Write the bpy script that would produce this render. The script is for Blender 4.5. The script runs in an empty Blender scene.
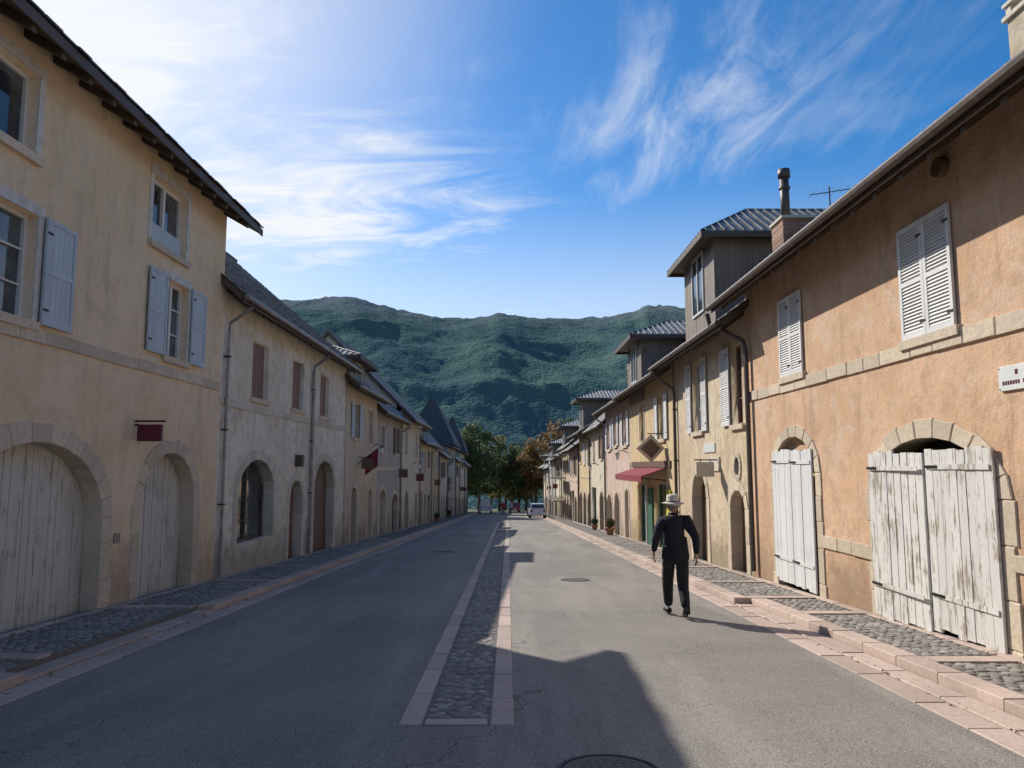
import bpy, bmesh, math, random
from mathutils import Vector, Matrix, noise
random.seed(11)
R=random.random
def U(a,b): return a+(b-a)*random.random()
scene=bpy.context.scene
col=scene.collection
SLOPE=0.045
def road(y):
    z=-1.7-SLOPE*y
    if y>170: z-=(min(y,1400)-170)*0.05
    if y>1400: z+= (y-1400)*SLOPE
    return z
WL,WR=6.2,5.3
def WW(s): return WR if s>0 else WL

# ---------------------------------------------------------------- materials
def newmat(name):
    m=bpy.data.materials.new(name); m.use_nodes=True
    nt=m.node_tree; b=nt.nodes['Principled BSDF']
    return m,nt,b
def coords(nt,scale=(1,1,1),rot=(0,0,0)):
    tc=nt.nodes.new('ShaderNodeTexCoord'); mp=nt.nodes.new('ShaderNodeMapping')
    mp.inputs['Scale'].default_value=scale; mp.inputs['Rotation'].default_value=rot
    nt.links.new(tc.outputs['Object'],mp.inputs['Vector']); return mp.outputs['Vector']
def nz(nt,vec,scale,detail=5,rough=.55,dist=0):
    n=nt.nodes.new('ShaderNodeTexNoise'); n.inputs['Scale'].default_value=scale
    n.inputs['Detail'].default_value=detail; n.inputs['Roughness'].default_value=rough
    n.inputs['Distortion'].default_value=dist
    nt.links.new(vec,n.inputs['Vector']); return n.outputs['Fac']
def ramp(nt,fac,a,b,va=0,vb=1):
    r=nt.nodes.new('ShaderNodeMapRange'); r.inputs['From Min'].default_value=a; r.inputs['From Max'].default_value=b
    r.inputs['To Min'].default_value=va; r.inputs['To Max'].default_value=vb
    r.interpolation_type='SMOOTHSTEP'
    nt.links.new(fac,r.inputs['Value']); return r.outputs['Result']
def mix(nt,fac,a,b,mode='MIX'):
    m=nt.nodes.new('ShaderNodeMix'); m.data_type='RGBA'; m.blend_type=mode
    if isinstance(fac,(int,float)): m.inputs[0].default_value=fac
    else: nt.links.new(fac,m.inputs[0])
    for i,c in ((6,a),(7,b)):
        if isinstance(c,(tuple,list)): m.inputs[i].default_value=(c[0],c[1],c[2],1)
        else: nt.links.new(c,m.inputs[i])
    return m.outputs[2]
def math_(nt,op,a,b=None):
    m=nt.nodes.new('ShaderNodeMath'); m.operation=op
    for i,c in ((0,a),(1,b)):
        if c is None: continue
        if isinstance(c,(int,float)): m.inputs[i].default_value=c
        else: nt.links.new(c,m.inputs[i])
    return m.outputs[0]
def bump(nt,b,h,strength=.3,dist=.02,prev=None):
    n=nt.nodes.new('ShaderNodeBump'); n.inputs['Strength'].default_value=strength; n.inputs['Distance'].default_value=dist
    nt.links.new(h,n.inputs['Height'])
    if prev is not None: nt.links.new(prev,n.inputs['Normal'])
    nt.links.new(n.outputs['Normal'],b.inputs['Normal']); return n.outputs['Normal']
def island(nt):
    g=nt.nodes.new('ShaderNodeNewGeometry'); return g.outputs['Random Per Island']
def plaster(name,c1,c2,c3,stain=.5):
    m,nt,b=newmat(name)
    v=coords(nt); vs=coords(nt,(2.2,2.2,.35))
    n1=nz(nt,v,.55,3,.6,.4); n2=nz(nt,v,3.5,5,.68); n3=nz(nt,vs,1.3,4,.65); n4=nz(nt,v,38,1,.6); n5=nz(nt,v,1.3,5,.72,.9)
    c=mix(nt,ramp(nt,n1,.38,.62),c1,c2)
    c=mix(nt,ramp(nt,n2,.46,.66,0,stain),c,c3)
    dk=tuple(x*.60 for x in c1)
    c=mix(nt,ramp(nt,n3,.50,.74,0,stain),c,dk)
    lt=tuple(min(.8,x*.72+.23) for x in c2)
    c=mix(nt,ramp(nt,n5,.51,.63,0,.55*min(1,stain*1.4)),c,lt)
    c=mix(nt,ramp(nt,n5,.34,.44,.4*stain,0),c,tuple(x*.62 for x in c3))
    c=mix(nt,ramp(nt,n4,.35,.7,0,.25),c,tuple(x*.72 for x in c1))
    tc=nt.nodes.new('ShaderNodeTexCoord'); sp=nt.nodes.new('ShaderNodeSeparateXYZ'); nt.links.new(tc.outputs['Object'],sp.inputs[0])
    h=math_(nt,'ADD',sp.outputs['Z'],math_(nt,'MULTIPLY',sp.outputs['Y'],SLOPE)); h=math_(nt,'ADD',h,1.7)
    h=math_(nt,'ADD',h,math_(nt,'MULTIPLY',n2,-1.5))
    c=mix(nt,ramp(nt,h,-.5,.6,.7,0),c,tuple(x*.5 for x in c3))
    nt.links.new(c,b.inputs['Base Color']); b.inputs['Roughness'].default_value=.93
    hh=math_(nt,'ADD',n2,math_(nt,'MULTIPLY',n4,.25)); bump(nt,b,hh,.55,.04)
    return m
def stone(name,c,var=.35,rough=.85,nscale=14,bs=.5):
    m,nt,b=newmat(name); v=coords(nt)
    r=island(nt); n=nz(nt,v,nscale,4,.7); n3=nz(nt,v,1.1,3,.6)
    a=tuple(x*(1-var) for x in c); d=tuple(min(.85,x*(1+var)) for x in c)
    cc=mix(nt,r,a,d); cc=mix(nt,ramp(nt,n,.4,.7,0,.45),cc,tuple(x*.6 for x in c))
    cc=mix(nt,ramp(nt,n3,.45,.7,0,.5),cc,tuple(x*.7 for x in c))
    cc=mix(nt,ramp(nt,n,.25,.42,.35,0),cc,tuple(min(.85,x*1.35) for x in c))
    nt.links.new(cc,b.inputs['Base Color']); b.inputs['Roughness'].default_value=rough
    bump(nt,b,n,bs,.02); return m
def paintwood(name,c,under,peel=.62,axis='z',rough=.6):
    m,nt,b=newmat(name)
    sc={'z':(6,6,.7),'y':(6,.7,6),'x':(.7,6,6)}[axis]
    v=coords(nt,sc); v2=coords(nt); r=island(nt)
    n=nz(nt,v,3,4,.7); n2=nz(nt,v2,2.2,4,.7); n3=nz(nt,v,16,2,.6)
    cc=mix(nt,ramp(nt,r,0,1,.0,.35),c,tuple(x*.70 for x in c))
    cc=mix(nt,ramp(nt,n2,.45,.75,0,.4),cc,tuple(x*.62 for x in c))
    s=math_(nt,'ADD',math_(nt,'MULTIPLY',n,.7),math_(nt,'MULTIPLY',n2,.4))
    cc=mix(nt,ramp(nt,s,peel,peel+.06),cc,under)
    cc=mix(nt,ramp(nt,n3,.53,.78,0,.5),cc,under)
    nt.links.new(cc,b.inputs['Base Color']); b.inputs['Roughness'].default_value=rough
    bump(nt,b,n3,.4,.008); return m
def plain(name,c,rough=.6,metal=0,nscale=8,amt=.35):
    m,nt,b=newmat(name); v=coords(nt); n=nz(nt,v,nscale,3,.65)
    cc=mix(nt,ramp(nt,n,.35,.7,0,1),c,tuple(x*(1-amt) for x in c))
    nt.links.new(cc,b.inputs['Base Color']); b.inputs['Roughness'].default_value=rough; b.inputs['Metallic'].default_value=metal
    return m

M={}
M['L1']=plaster('ochre_plaster',(.80,.63,.43),(.74,.56,.35),(.64,.48,.31),.6)
M['L2']=plaster('cream_plaster',(.80,.73,.60),(.70,.62,.49),(.52,.43,.31),.75)
M['R1']=plaster('salmon_plaster',(.70,.45,.29),(.60,.375,.22),(.52,.34,.21),.9)
M['R2']=plaster('sand_plaster',(.68,.55,.38),(.58,.44,.28),(.44,.33,.22),.85)
M['ochre2']=plaster('gold_plaster',(.68,.51,.28),(.60,.43,.22),(.46,.34,.2),.75)
M['pink']=plaster('pink_plaster',(.68,.51,.42),(.59,.42,.33),(.46,.34,.26),.75)
M['cream2']=plaster('pale_plaster',(.72,.64,.51),(.64,.55,.41),(.46,.38,.28),.8)
M['grey']=plaster('grey_plaster',(.46,.42,.37),(.40,.36,.30),(.29,.25,.20),.85)
M['beige']=plaster('beige_plaster',(.64,.53,.38),(.57,.45,.30),(.43,.34,.23),.8)
M['stone']=stone('limestone_trim',(.62,.51,.38),.15)
M['stoneP']=stone('pale_stone_trim',(.60,.54,.44),.15)
M['pink_kerb']=stone('pink_granite',(.50,.385,.32),.18,.8,20,.3)
M['cobble']=stone('cobble_stone',(.27,.245,.215),.42,.8,25,.3)
M['mortar']=plain('cobble_mortar',(.20,.18,.155),.95,0,30,.5)
M['whitewood']=paintwood('weathered_white_wood',(.74,.71,.66),(.34,.28,.22),.575)
M['greywood']=paintwood('greyed_wood',(.60,.58,.52),(.36,.32,.26),.585)
M['brownwood']=paintwood('brown_wood',(.16,.095,.06),(.09,.06,.04),.7)
M['darkwood']=paintwood('dark_soffit_wood',(.10,.07,.05),(.05,.035,.025),.7,'x')
M['timber']=paintwood('dormer_timber',(.25,.20,.16),(.13,.10,.08),.65)
M['blueshut']=paintwood('blue_grey_shutter',(.50,.57,.61),(.38,.42,.44),.70)
M['whiteshut']=paintwood('white_shutter',(.76,.75,.73),(.48,.46,.43),.68)
M['redbrown']=paintwood('red_brown_wood',(.24,.135,.10),(.14,.09,.07),.70)
M['greenshut']=paintwood('green_shutter',(.16,.22,.17),(.1,.13,.1),.78)
M['winframe']=paintwood('window_frame',(.72,.71,.68),(.5,.48,.45),.8)
M['concrete']=plain('rendered_surround',(.66,.63,.58),.9,0,6,.25)
M['iron']=plain('iron',(.03,.028,.027),.5,.6)
M['zinc']=plain('zinc',(.30,.29,.28),.45,.5,4,.4)
M['brownpipe']=plain('brown_downpipe',(.12,.09,.075),.5,.2)
M['brick']=stone('chimney_brick',(.33,.19,.13),.25)
M['render']=plaster('chimney_render',(.60,.50,.38),(.52,.42,.30),(.38,.30,.2),.6)
M['awning']=plain('maroon_canvas',(.26,.02,.045),.85,0,5,.35)
M['signred']=plain('dark_red_sign',(.14,.015,.035),.35,0,9,.3)
M['signwhite']=plain('white_sign',(.75,.75,.72),.4,0,9,.1)
M['yellow']=plain('yellow_paint',(.62,.50,.06),.6)
M['green']=plain('green_paint',(.05,.16,.10),.5)
def mk_glass():
    m,nt,b=newmat('window_glass'); v=coords(nt); n=nz(nt,v,1.5,2)
    cc=mix(nt,ramp(nt,n,.4,.65),(.02,.026,.032),(.08,.095,.11)); nt.links.new(cc,b.inputs['Base Color'])
    b.inputs['Roughness'].default_value=.06; b.inputs['Specular IOR Level'].default_value=1.0
    bump(nt,b,n,.1,.03); return m
M['glass']=mk_glass()
def mk_slate(name='slate_tiles',k=1):
    m,nt,b=newmat(name); v=coords(nt); r=island(nt); n=nz(nt,v,9,4,.7); n2=nz(nt,v,1.2,3,.6)
    cc=mix(nt,r,(.085*k,.085*k,.09*k),(.21*k,.195*k,.18*k)); cc=mix(nt,ramp(nt,n,.5,.75,0,.5),cc,(.26*k,.22*k,.16*k))
    cc=mix(nt,ramp(nt,n2,.5,.7,0,.5),cc,(.08*k,.075*k,.07*k))
    nt.links.new(cc,b.inputs['Base Color']); b.inputs['Roughness'].default_value=.6; bump(nt,b,n,.4,.01); return m
M['slate']=mk_slate(); M['slateD']=mk_slate('dark_slate',.4)
M['metalroof']=plain('ribbed_metal_roof',(.26,.255,.24),.5,.3,3,.5)
def mk_asphalt():
    m,nt,b=newmat('asphalt'); v=coords(nt); vl=coords(nt,(1,.12,1))
    n1=nz(nt,v,.35,3,.6,.4); n2=nz(nt,v,95,1,.75); n3=nz(nt,vl,1.3,4,.65); n4=nz(nt,v,6,4,.75)
    c=mix(nt,ramp(nt,n1,.35,.65),(.272,.243,.208),(.205,.185,.160))
    c=mix(nt,ramp(nt,n3,.45,.66,0,.8),c,(.335,.30,.255))
    c=mix(nt,ramp(nt,n4,.50,.75,0,.5),c,(.145,.132,.118))
    c=mix(nt,ramp(nt,n2,.32,.5,.8,0),c,(.07,.065,.058))
    c=mix(nt,ramp(nt,n2,.56,.72,0,.75),c,(.52,.475,.41))
    vo=nt.nodes.new('ShaderNodeTexVoronoi'); vo.feature='DISTANCE_TO_EDGE'; vo.inputs['Scale'].default_value=.22
    wv=nt.nodes.new('ShaderNodeVectorMath'); wv.operation='ADD'
    nn=nt.nodes.new('ShaderNodeTexNoise'); nn.inputs['Scale'].default_value=2.0; nn.inputs['Detail'].default_value=4
    nt.links.new(v,nn.inputs['Vector']); sc=nt.nodes.new('ShaderNodeVectorMath'); sc.operation='SCALE'; sc.inputs['Scale'].default_value=.9
    nt.links.new(nn.outputs['Color'],sc.inputs[0]); nt.links.new(v,wv.inputs[0]); nt.links.new(sc.outputs[0],wv.inputs[1])
    nt.links.new(wv.outputs[0],vo.inputs['Vector'])
    cr=ramp(nt,vo.outputs['Distance'],.0,.004,1,0); gate=ramp(nt,n1,.5,.56)
    c=mix(nt,math_(nt,'MULTIPLY',math_(nt,'MULTIPLY',cr,gate),.75),c,(.06,.055,.05))
    nt.links.new(c,b.inputs['Base Color']); b.inputs['Roughness'].default_value=.88
    bump(nt,b,n2,.6,.007); return m
M['asphalt']=mk_asphalt()
def mk_ground():
    m,nt,b=newmat('ground_grass'); v=coords(nt); n=nz(nt,v,.02,6,.7); n2=nz(nt,v,.8,4,.7)
    c=mix(nt,ramp(nt,n,.4,.6),(.06,.085,.035),(.11,.12,.05)); c=mix(nt,ramp(nt,n2,.5,.7,0,.5),c,(.13,.11,.07))
    nt.links.new(c,b.inputs['Base Color']); b.inputs['Roughness'].default_value=.95; return m
M['ground']=mk_ground()
def mk_forest():
    m,nt,b=newmat('forest_hillside'); v=coords(nt)
    vo=nt.nodes.new('ShaderNodeTexVoronoi'); vo.inputs['Scale'].default_value=.085; nt.links.new(v,vo.inputs['Vector'])
    n1=nz(nt,v,.0022,4,.65,.6); n2=nz(nt,v,.012,6,.75,.3)
    c=mix(nt,ramp(nt,n1,.40,.62),(.055,.105,.062),(.100,.150,.062))
    c=mix(nt,ramp(nt,n2,.48,.66,0,.8),c,(.140,.175,.080))
    c=mix(nt,ramp(nt,n2,.30,.45,.6,0),c,(.028,.06,.045))
    c=mix(nt,ramp(nt,vo.outputs['Distance'],.3,.8,0,.5),c,(.026,.056,.045))
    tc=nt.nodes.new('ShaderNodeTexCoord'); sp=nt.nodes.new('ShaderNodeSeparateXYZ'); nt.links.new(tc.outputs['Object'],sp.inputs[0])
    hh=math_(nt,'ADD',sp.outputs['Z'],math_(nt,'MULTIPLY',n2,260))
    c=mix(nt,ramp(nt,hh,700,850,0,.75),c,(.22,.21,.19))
    c=mix(nt,.42,c,(.10,.175,.225))  # bluish aerial haze painted evenly into the hillside base colour
    nt.links.new(c,b.inputs['Base Color']); b.inputs['Roughness'].default_value=1; b.inputs['Specular IOR Level'].default_value=0
    h=math_(nt,'ADD',math_(nt,'MULTIPLY',vo.outputs['Distance'],-.7),math_(nt,'MULTIPLY',n2,1.2))
    bump(nt,b,h,.65,7); return m
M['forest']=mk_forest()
def leafmat(name,a,b_):
    m,nt,b=newmat(name); r=island(nt)
    c=mix(nt,r,a,b_)
    nt.links.new(c,b.inputs['Base Color']); b.inputs['Roughness'].default_value=.7
    tr=nt.nodes.new('ShaderNodeBsdfTranslucent'); nt.links.new(c,tr.inputs['Color'])
    ms=nt.nodes.new('ShaderNodeMixShader'); ms.inputs[0].default_value=.4
    out=nt.nodes['Material Output']; nt.links.new(b.outputs[0],ms.inputs[1]); nt.links.new(tr.outputs[0],ms.inputs[2]); nt.links.new(ms.outputs[0],out.inputs[0])
    return m
M['leafG']=leafmat('green_leaves',(.045,.075,.022),(.12,.15,.05))
M['leafO']=leafmat('autumn_leaves',(.17,.085,.03),(.30,.18,.05))
M['leafY']=leafmat('yellow_green_leaves',(.10,.11,.03),(.22,.21,.06))
M['flower']=leafmat('red_flowers',(.5,.03,.03),(.65,.10,.08))
M['bark']=plain('bark',(.10,.075,.05),.95)
M['terracotta']=plain('terracotta',(.40,.19,.11),.8)

# ---------------------------------------------------------------- mesh helpers
def empty(name,loc=(0,0,0)):
    e=bpy.data.objects.new(name,None); e.location=loc; e.empty_display_size=.3; col.objects.link(e); return e
class MB:
    def __init__(s): s.v=[]; s.f=[]
    def hexa(s,a,b):
        n=len(s.v); k=len(a); s.v+=list(a)+list(b)
        s.f.append(tuple(range(n,n+k))); s.f.append(tuple(range(n+2*k-1,n+k-1,-1)))
        for i in range(k): s.f.append((n+i,n+k+i,n+k+(i+1)%k,n+(i+1)%k))
    def rings(s,rs,cap=True):
        n=len(s.v); k=len(rs[0])
        for r in rs: s.v+=list(r)
        for j in range(len(rs)-1):
            for i in range(k):
                a=n+j*k+i; b=n+j*k+(i+1)%k; s.f.append((a,b,b+k,a+k))
        if cap:
            s.f.append(tuple(range(n,n+k))[::-1]); m=n+(len(rs)-1)*k; s.f.append(tuple(range(m,m+k)))
    def box(s,x0,x1,y0,y1,z0,z1):
        s.hexa([(x0,y0,z0),(x1,y0,z0),(x1,y1,z0),(x0,y1,z0)],[(x0,y0,z1),(x1,y0,z1),(x1,y1,z1),(x0,y1,z1)])
    def sbox(s,x0,x1,y0,y1,zo0,zo1):
        s.hexa([(x0,y0,road(y0)+zo0),(x1,y0,road(y0)+zo0),(x1,y1,road(y1)+zo0),(x0,y1,road(y1)+zo0)],
               [(x0,y0,road(y0)+zo1),(x1,y0,road(y0)+zo1),(x1,y1,road(y1)+zo1),(x0,y1,road(y1)+zo1)])
    def obox(s,c,h,m=Matrix.Identity(3)):
        c=Vector(c); P=[]
        for dz in (-1,1):
            P.append([tuple(c+m@Vector((dx*h[0],dy*h[1],dz*h[2]))) for dx,dy in ((-1,-1),(1,-1),(1,1),(-1,1))])
        s.hexa(P[0],P[1])
    def tube(s,pts,r,n=8):
        pts=[Vector(p) for p in pts]; rs=[]
        for i,p in enumerate(pts):
            d=(pts[min(i+1,len(pts)-1)]-pts[max(i-1,0)]).normalized()
            u=d.cross(Vector((0.13,.2,1)) if abs(d.z)<.95 else Vector((1,0,0))).normalized(); w=d.cross(u)
            rr=r[i] if isinstance(r,(list,tuple)) else r
            rs.append([tuple(p+u*rr*math.cos(2*math.pi*k/n)+w*rr*math.sin(2*math.pi*k/n)) for k in range(n)])
        s.rings(rs)
    def make(s,name,mat,parent=None,smooth=False,bevel=0):
        if not s.v: return None
        me=bpy.data.meshes.new(name); me.from_pydata(s.v,[],s.f); me.update()
        bm=bmesh.new(); bm.from_mesh(me); bmesh.ops.recalc_face_normals(bm,faces=bm.faces); bm.to_mesh(me); bm.free()
        if smooth:
            for p in me.polygons: p.use_smooth=True
        ob=bpy.data.objects.new(name,me); col.objects.link(ob); me.materials.append(mat)
        if parent: ob.parent=parent
        if bevel:
            b=ob.modifiers.new('bevel','BEVEL'); b.width=bevel; b.segments=2; b.limit_method='ANGLE'
        return ob
def slab(name,outer,holes,conv,t,mat,parent):
    cu=bpy.data.curves.new('tmp','CURVE'); cu.dimensions='2D'; cu.fill_mode='BOTH'; cu.extrude=t/2
    for loop in [outer]+holes:
        sp=cu.splines.new('POLY'); sp.points.add(len(loop)-1)
        for p,(u,v) in zip(sp.points,loop): p.co=(u,v,0,1)
        sp.use_cyclic_u=True
    ob=bpy.data.objects.new('tmp',cu); col.objects.link(ob)
    dg=bpy.context.evaluated_depsgraph_get(); me=bpy.data.meshes.new_from_object(ob.evaluated_get(dg))
    bpy.data.objects.remove(ob); bpy.data.curves.remove(cu)
    for v in me.vertices: v.co=conv(v.co.x,v.co.y,v.co.z)
    bm=bmesh.new(); bm.from_mesh(me); bmesh.ops.remove_doubles(bm,verts=bm.verts,dist=1e-4)
    bmesh.ops.recalc_face_normals(bm,faces=bm.faces); bm.to_mesh(me); bm.free()
    me.materials.clear(); me.materials.append(mat); me.name=name
    o=bpy.data.objects.new(name,me); col.objects.link(o); o.parent=parent; return o

# ---------------------------------------------------------------- facade parts
class Fac:
    """accumulates the parts of one facade; out = metres in front of wall plane"""
    def __init__(s,side,W,parent):
        s.s=side; s.W=W; s.p=parent; s.mb={}
    def get(s,part,mat):
        k=(part,mat)
        if k not in s.mb: s.mb[k]=MB()
        return s.mb[k]
    def P(s,o,y,z): return (s.s*(s.W-o),y,z)
    def bx(s,part,mat,y0,y1,z0,z1,o0,o1):
        xa,xb=s.s*(s.W-o0),s.s*(s.W-o1); s.get(part,mat).box(min(xa,xb),max(xa,xb),y0,y1,z0,z1)
    def block(s,part,mat,q,o0,o1,ins=.010):
        cy=sum(a for a,_ in q)/4; cz=sum(b for _,b in q)/4
        q2=[]
        for a,b in q:
            d=math.hypot(a-cy,b-cz); k=max(.5,1-ins*1.6/max(d,.01)); q2.append((cy+(a-cy)*k,cz+(b-cz)*k))
        s.get(part,mat).rings([[s.P(o0,*p) for p in q],[s.P(o1-.009,*p) for p in q],[s.P(o1,*p) for p in q2]])
    def flush(s):
        for (part,mat),mb in s.mb.items(): mb.make(part,M[mat],s.p)
def arch_loop(yc,a,z0,zs,b,n=20):
    if b<=0: return [(yc-a,z0),(yc+a,z0),(yc+a,zs),(yc-a,zs)]
    L=[(yc-a,z0),(yc+a,z0)]
    for i in range(n+1):
        t=math.pi*i/n; L.append((yc+a*math.cos(t),zs+b*math.sin(t)))
    return L
def surround(F,yc,a,z0,zs,b,w=.3,mat='stone',proud=.02,jamb=True):
    a-=.006
    if b>0:
        b-=.006
        n=max(5,int(math.pi*(a+w/2)/.42)|1)
        for i in range(n):
            t0=math.pi*i/n+.004; t1=math.pi*(i+1)/n-.004; ww=w*U(.92,1.1)
            q=[(yc+a*math.cos(t0),zs+b*math.sin(t0)),(yc+(a+ww)*math.cos(t0),zs+(b+ww)*math.sin(t0)),
               (yc+(a+ww)*math.cos(t1),zs+(b+ww)*math.sin(t1)),(yc+a*math.cos(t1),zs+b*math.sin(t1))]
            F.block('stone_surround',mat,q,-.24,proud+U(0,.008),.010)
    if jamb:
        for sg in (-1,1):
            z=zs-.003; k=0
            while z>z0+.05:
                h=min(U(.35,.6),z-z0)
                if z-h-z0<.15: h=z-z0
                ww=w*(1.0 if k%2 else 1.14)*U(.93,1.08); k+=1
                q=[(yc+sg*a,z-h+.005),(yc+sg*(a+ww),z-h+.005),(yc+sg*(a+ww),z),(yc+sg*a,z)]
                F.block('stone_surround',mat,q,-.24,proud+U(0,.008)); z-=h
def planks(F,y0,y1,z0,z1,out,mat,pw=.15,split=True,straps=True,part='door'):
    n=max(2,round((y1-y0)/pw)); w=(y1-y0)/n
    for i in range(n):
        o=out+U(-.005,.005); g=.005
        if split and i==n//2: F.bx(part+'_gap','iron',y0+i*w-.006,y0+i*w+.006,z0,z1,out-.03,out-.012)
        F.bx(part,mat,y0+i*w+g,y0+(i+1)*w-g,z0+U(0,.02),z1,o-.035,o)
    F.bx(part+'_backing','darkwood',y0,y1,z0,z1,out-.06,out-.038)
    if straps:
        for zz in (z0+.75,z1-.75):
            for a,b in ((y0+.02,y0+(y1-y0)*.22),(y1-(y1-y0)*.22,y1-.02)):
                F.bx(part+'_strap',mat,a,b,zz-.022,zz+.022,out-.002,out+.012)
def shutter(F,y0,y1,z0,z1,out,mat,louver=True):
    f=.06; t=.035
    for a,b,c,d in ((y0,y0+f,z0,z1),(y1-f,y1,z0,z1),(y0+f,y1-f,z0,z0+f*1.5),(y0+f,y1-f,z1-f,z1),(y0+f,y1-f,(z0+z1)/2-f/2,(z0+z1)/2+f/2)):
        F.bx('shutter',mat,a,b,c,d,out,out+t)
    if louver:
        z=z0+f*1.5+.02; X=F.s*(F.W-out-t/2)
        while z<z1-f-.02:
            if abs(z-(z0+z1)/2)>f*.6:
                m=Matrix.Rotation(F.s*-math.radians(55),3,'Y')
                F.get('shutter',mat).obox((X,(y0+y1)/2,z),(.023,(y1-y0)/2-f+.002,.006),m)
            z+=.045
        F.bx('shutter_back',mat,y0+f,y1-f,z0+f,z1-f,out+.001,out+.005)
    else:
        n=max(2,round((y1-y0)/.13)); w=(y1-y0-2*f)/n
        for i in range(n): F.bx('shutter',mat,y0+f+i*w+.003,y0+f+(i+1)*w-.003,z0+f*1.5,z1-f,out+.006,out+.022)
    for zz in (z0+.2,z1-.2): F.bx('hinge','iron',y0,y0+.12,zz-.015,zz+.015,out+t,out+t+.006)
def window(F,y0,y1,z0,z1,rec=.16,frame='winframe',bars=2):
    f=.055; o=-rec
    F.bx('glass','glass',y0,y1,z0,z1,o-.03,o-.02)
    for a,b,c,d in ((y0,y0+f,z0,z1),(y1-f,y1,z0,z1),(y0+f,y1-f,z0,z0+f),(y0+f,y1-f,z1-f,z1)):
        F.bx('window_frame',frame,a,b,c,d,o-.02,o+.03)
    ym=(y0+y1)/2; F.bx('window_frame',frame,ym-.04,ym+.04,z0+f,z1-f,o-.02,o+.035)
    for k in range(1,bars+1):
        zz=z0+(z1-z0)*k/(bars+1)
        F.bx('window_frame',frame,y0+f,ym-.04,zz-.012,zz+.012,o-.019,o+.02); F.bx('window_frame',frame,ym+.04,y1-f,zz-.012,zz+.012,o-.019,o+.02)
def sill(F,y0,y1,z,mat='stone'):
    F.bx('window_sill',mat,y0-.1,y1+.1,z-.12,z-.003,-.15,.07)
def lintel(F,y0,y1,z0,z1,mat='concrete',w=.12,o=.02):
    F.bx('window_surround',mat,y0-w,y1+w,z1+.003,z1+w+.03,-.1,o)
    F.bx('window_surround',mat,y0-w,y0-.003,z0,z1,-.1,o); F.bx('window_surround',mat,y1+.003,y1+w,z0,z1,-.1,o)
def stringcourse(F,y0,y1,z0,z1,mat='stone',o=.035):
    y=y0
    while y<y1-.01:
        L=min(U(.45,.95),y1-y)
        if y1-y-L<.2: L=y1-y
        dz=U(-.008,.008)
        F.block('string_course',mat,[(y+.003,z0+dz),(y+L-.003,z0+dz),(y+L-.003,z1+dz),(y+.003,z1+dz)],-.05,o+U(-.006,.006)); y+=L
def downpipe(F,y,ztop,over,mat='zinc',r=.05):
    zb=road(y)+.12
    F.get('downpipe',mat).tube([F.P(over,y,ztop),F.P(over-.02,y,ztop-.12),F.P(.09,y,ztop-.12-(over-.1)*.7),F.P(.08,y,ztop-.3-(over-.1)*.7),F.P(.08,y,zb)],r)
    z=ztop-1.2
    while z>zb+.3: F.bx('pipe_bracket','iron',y-.065,y+.065,z-.015,z+.015,0,.135); z-=1.6

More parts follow.
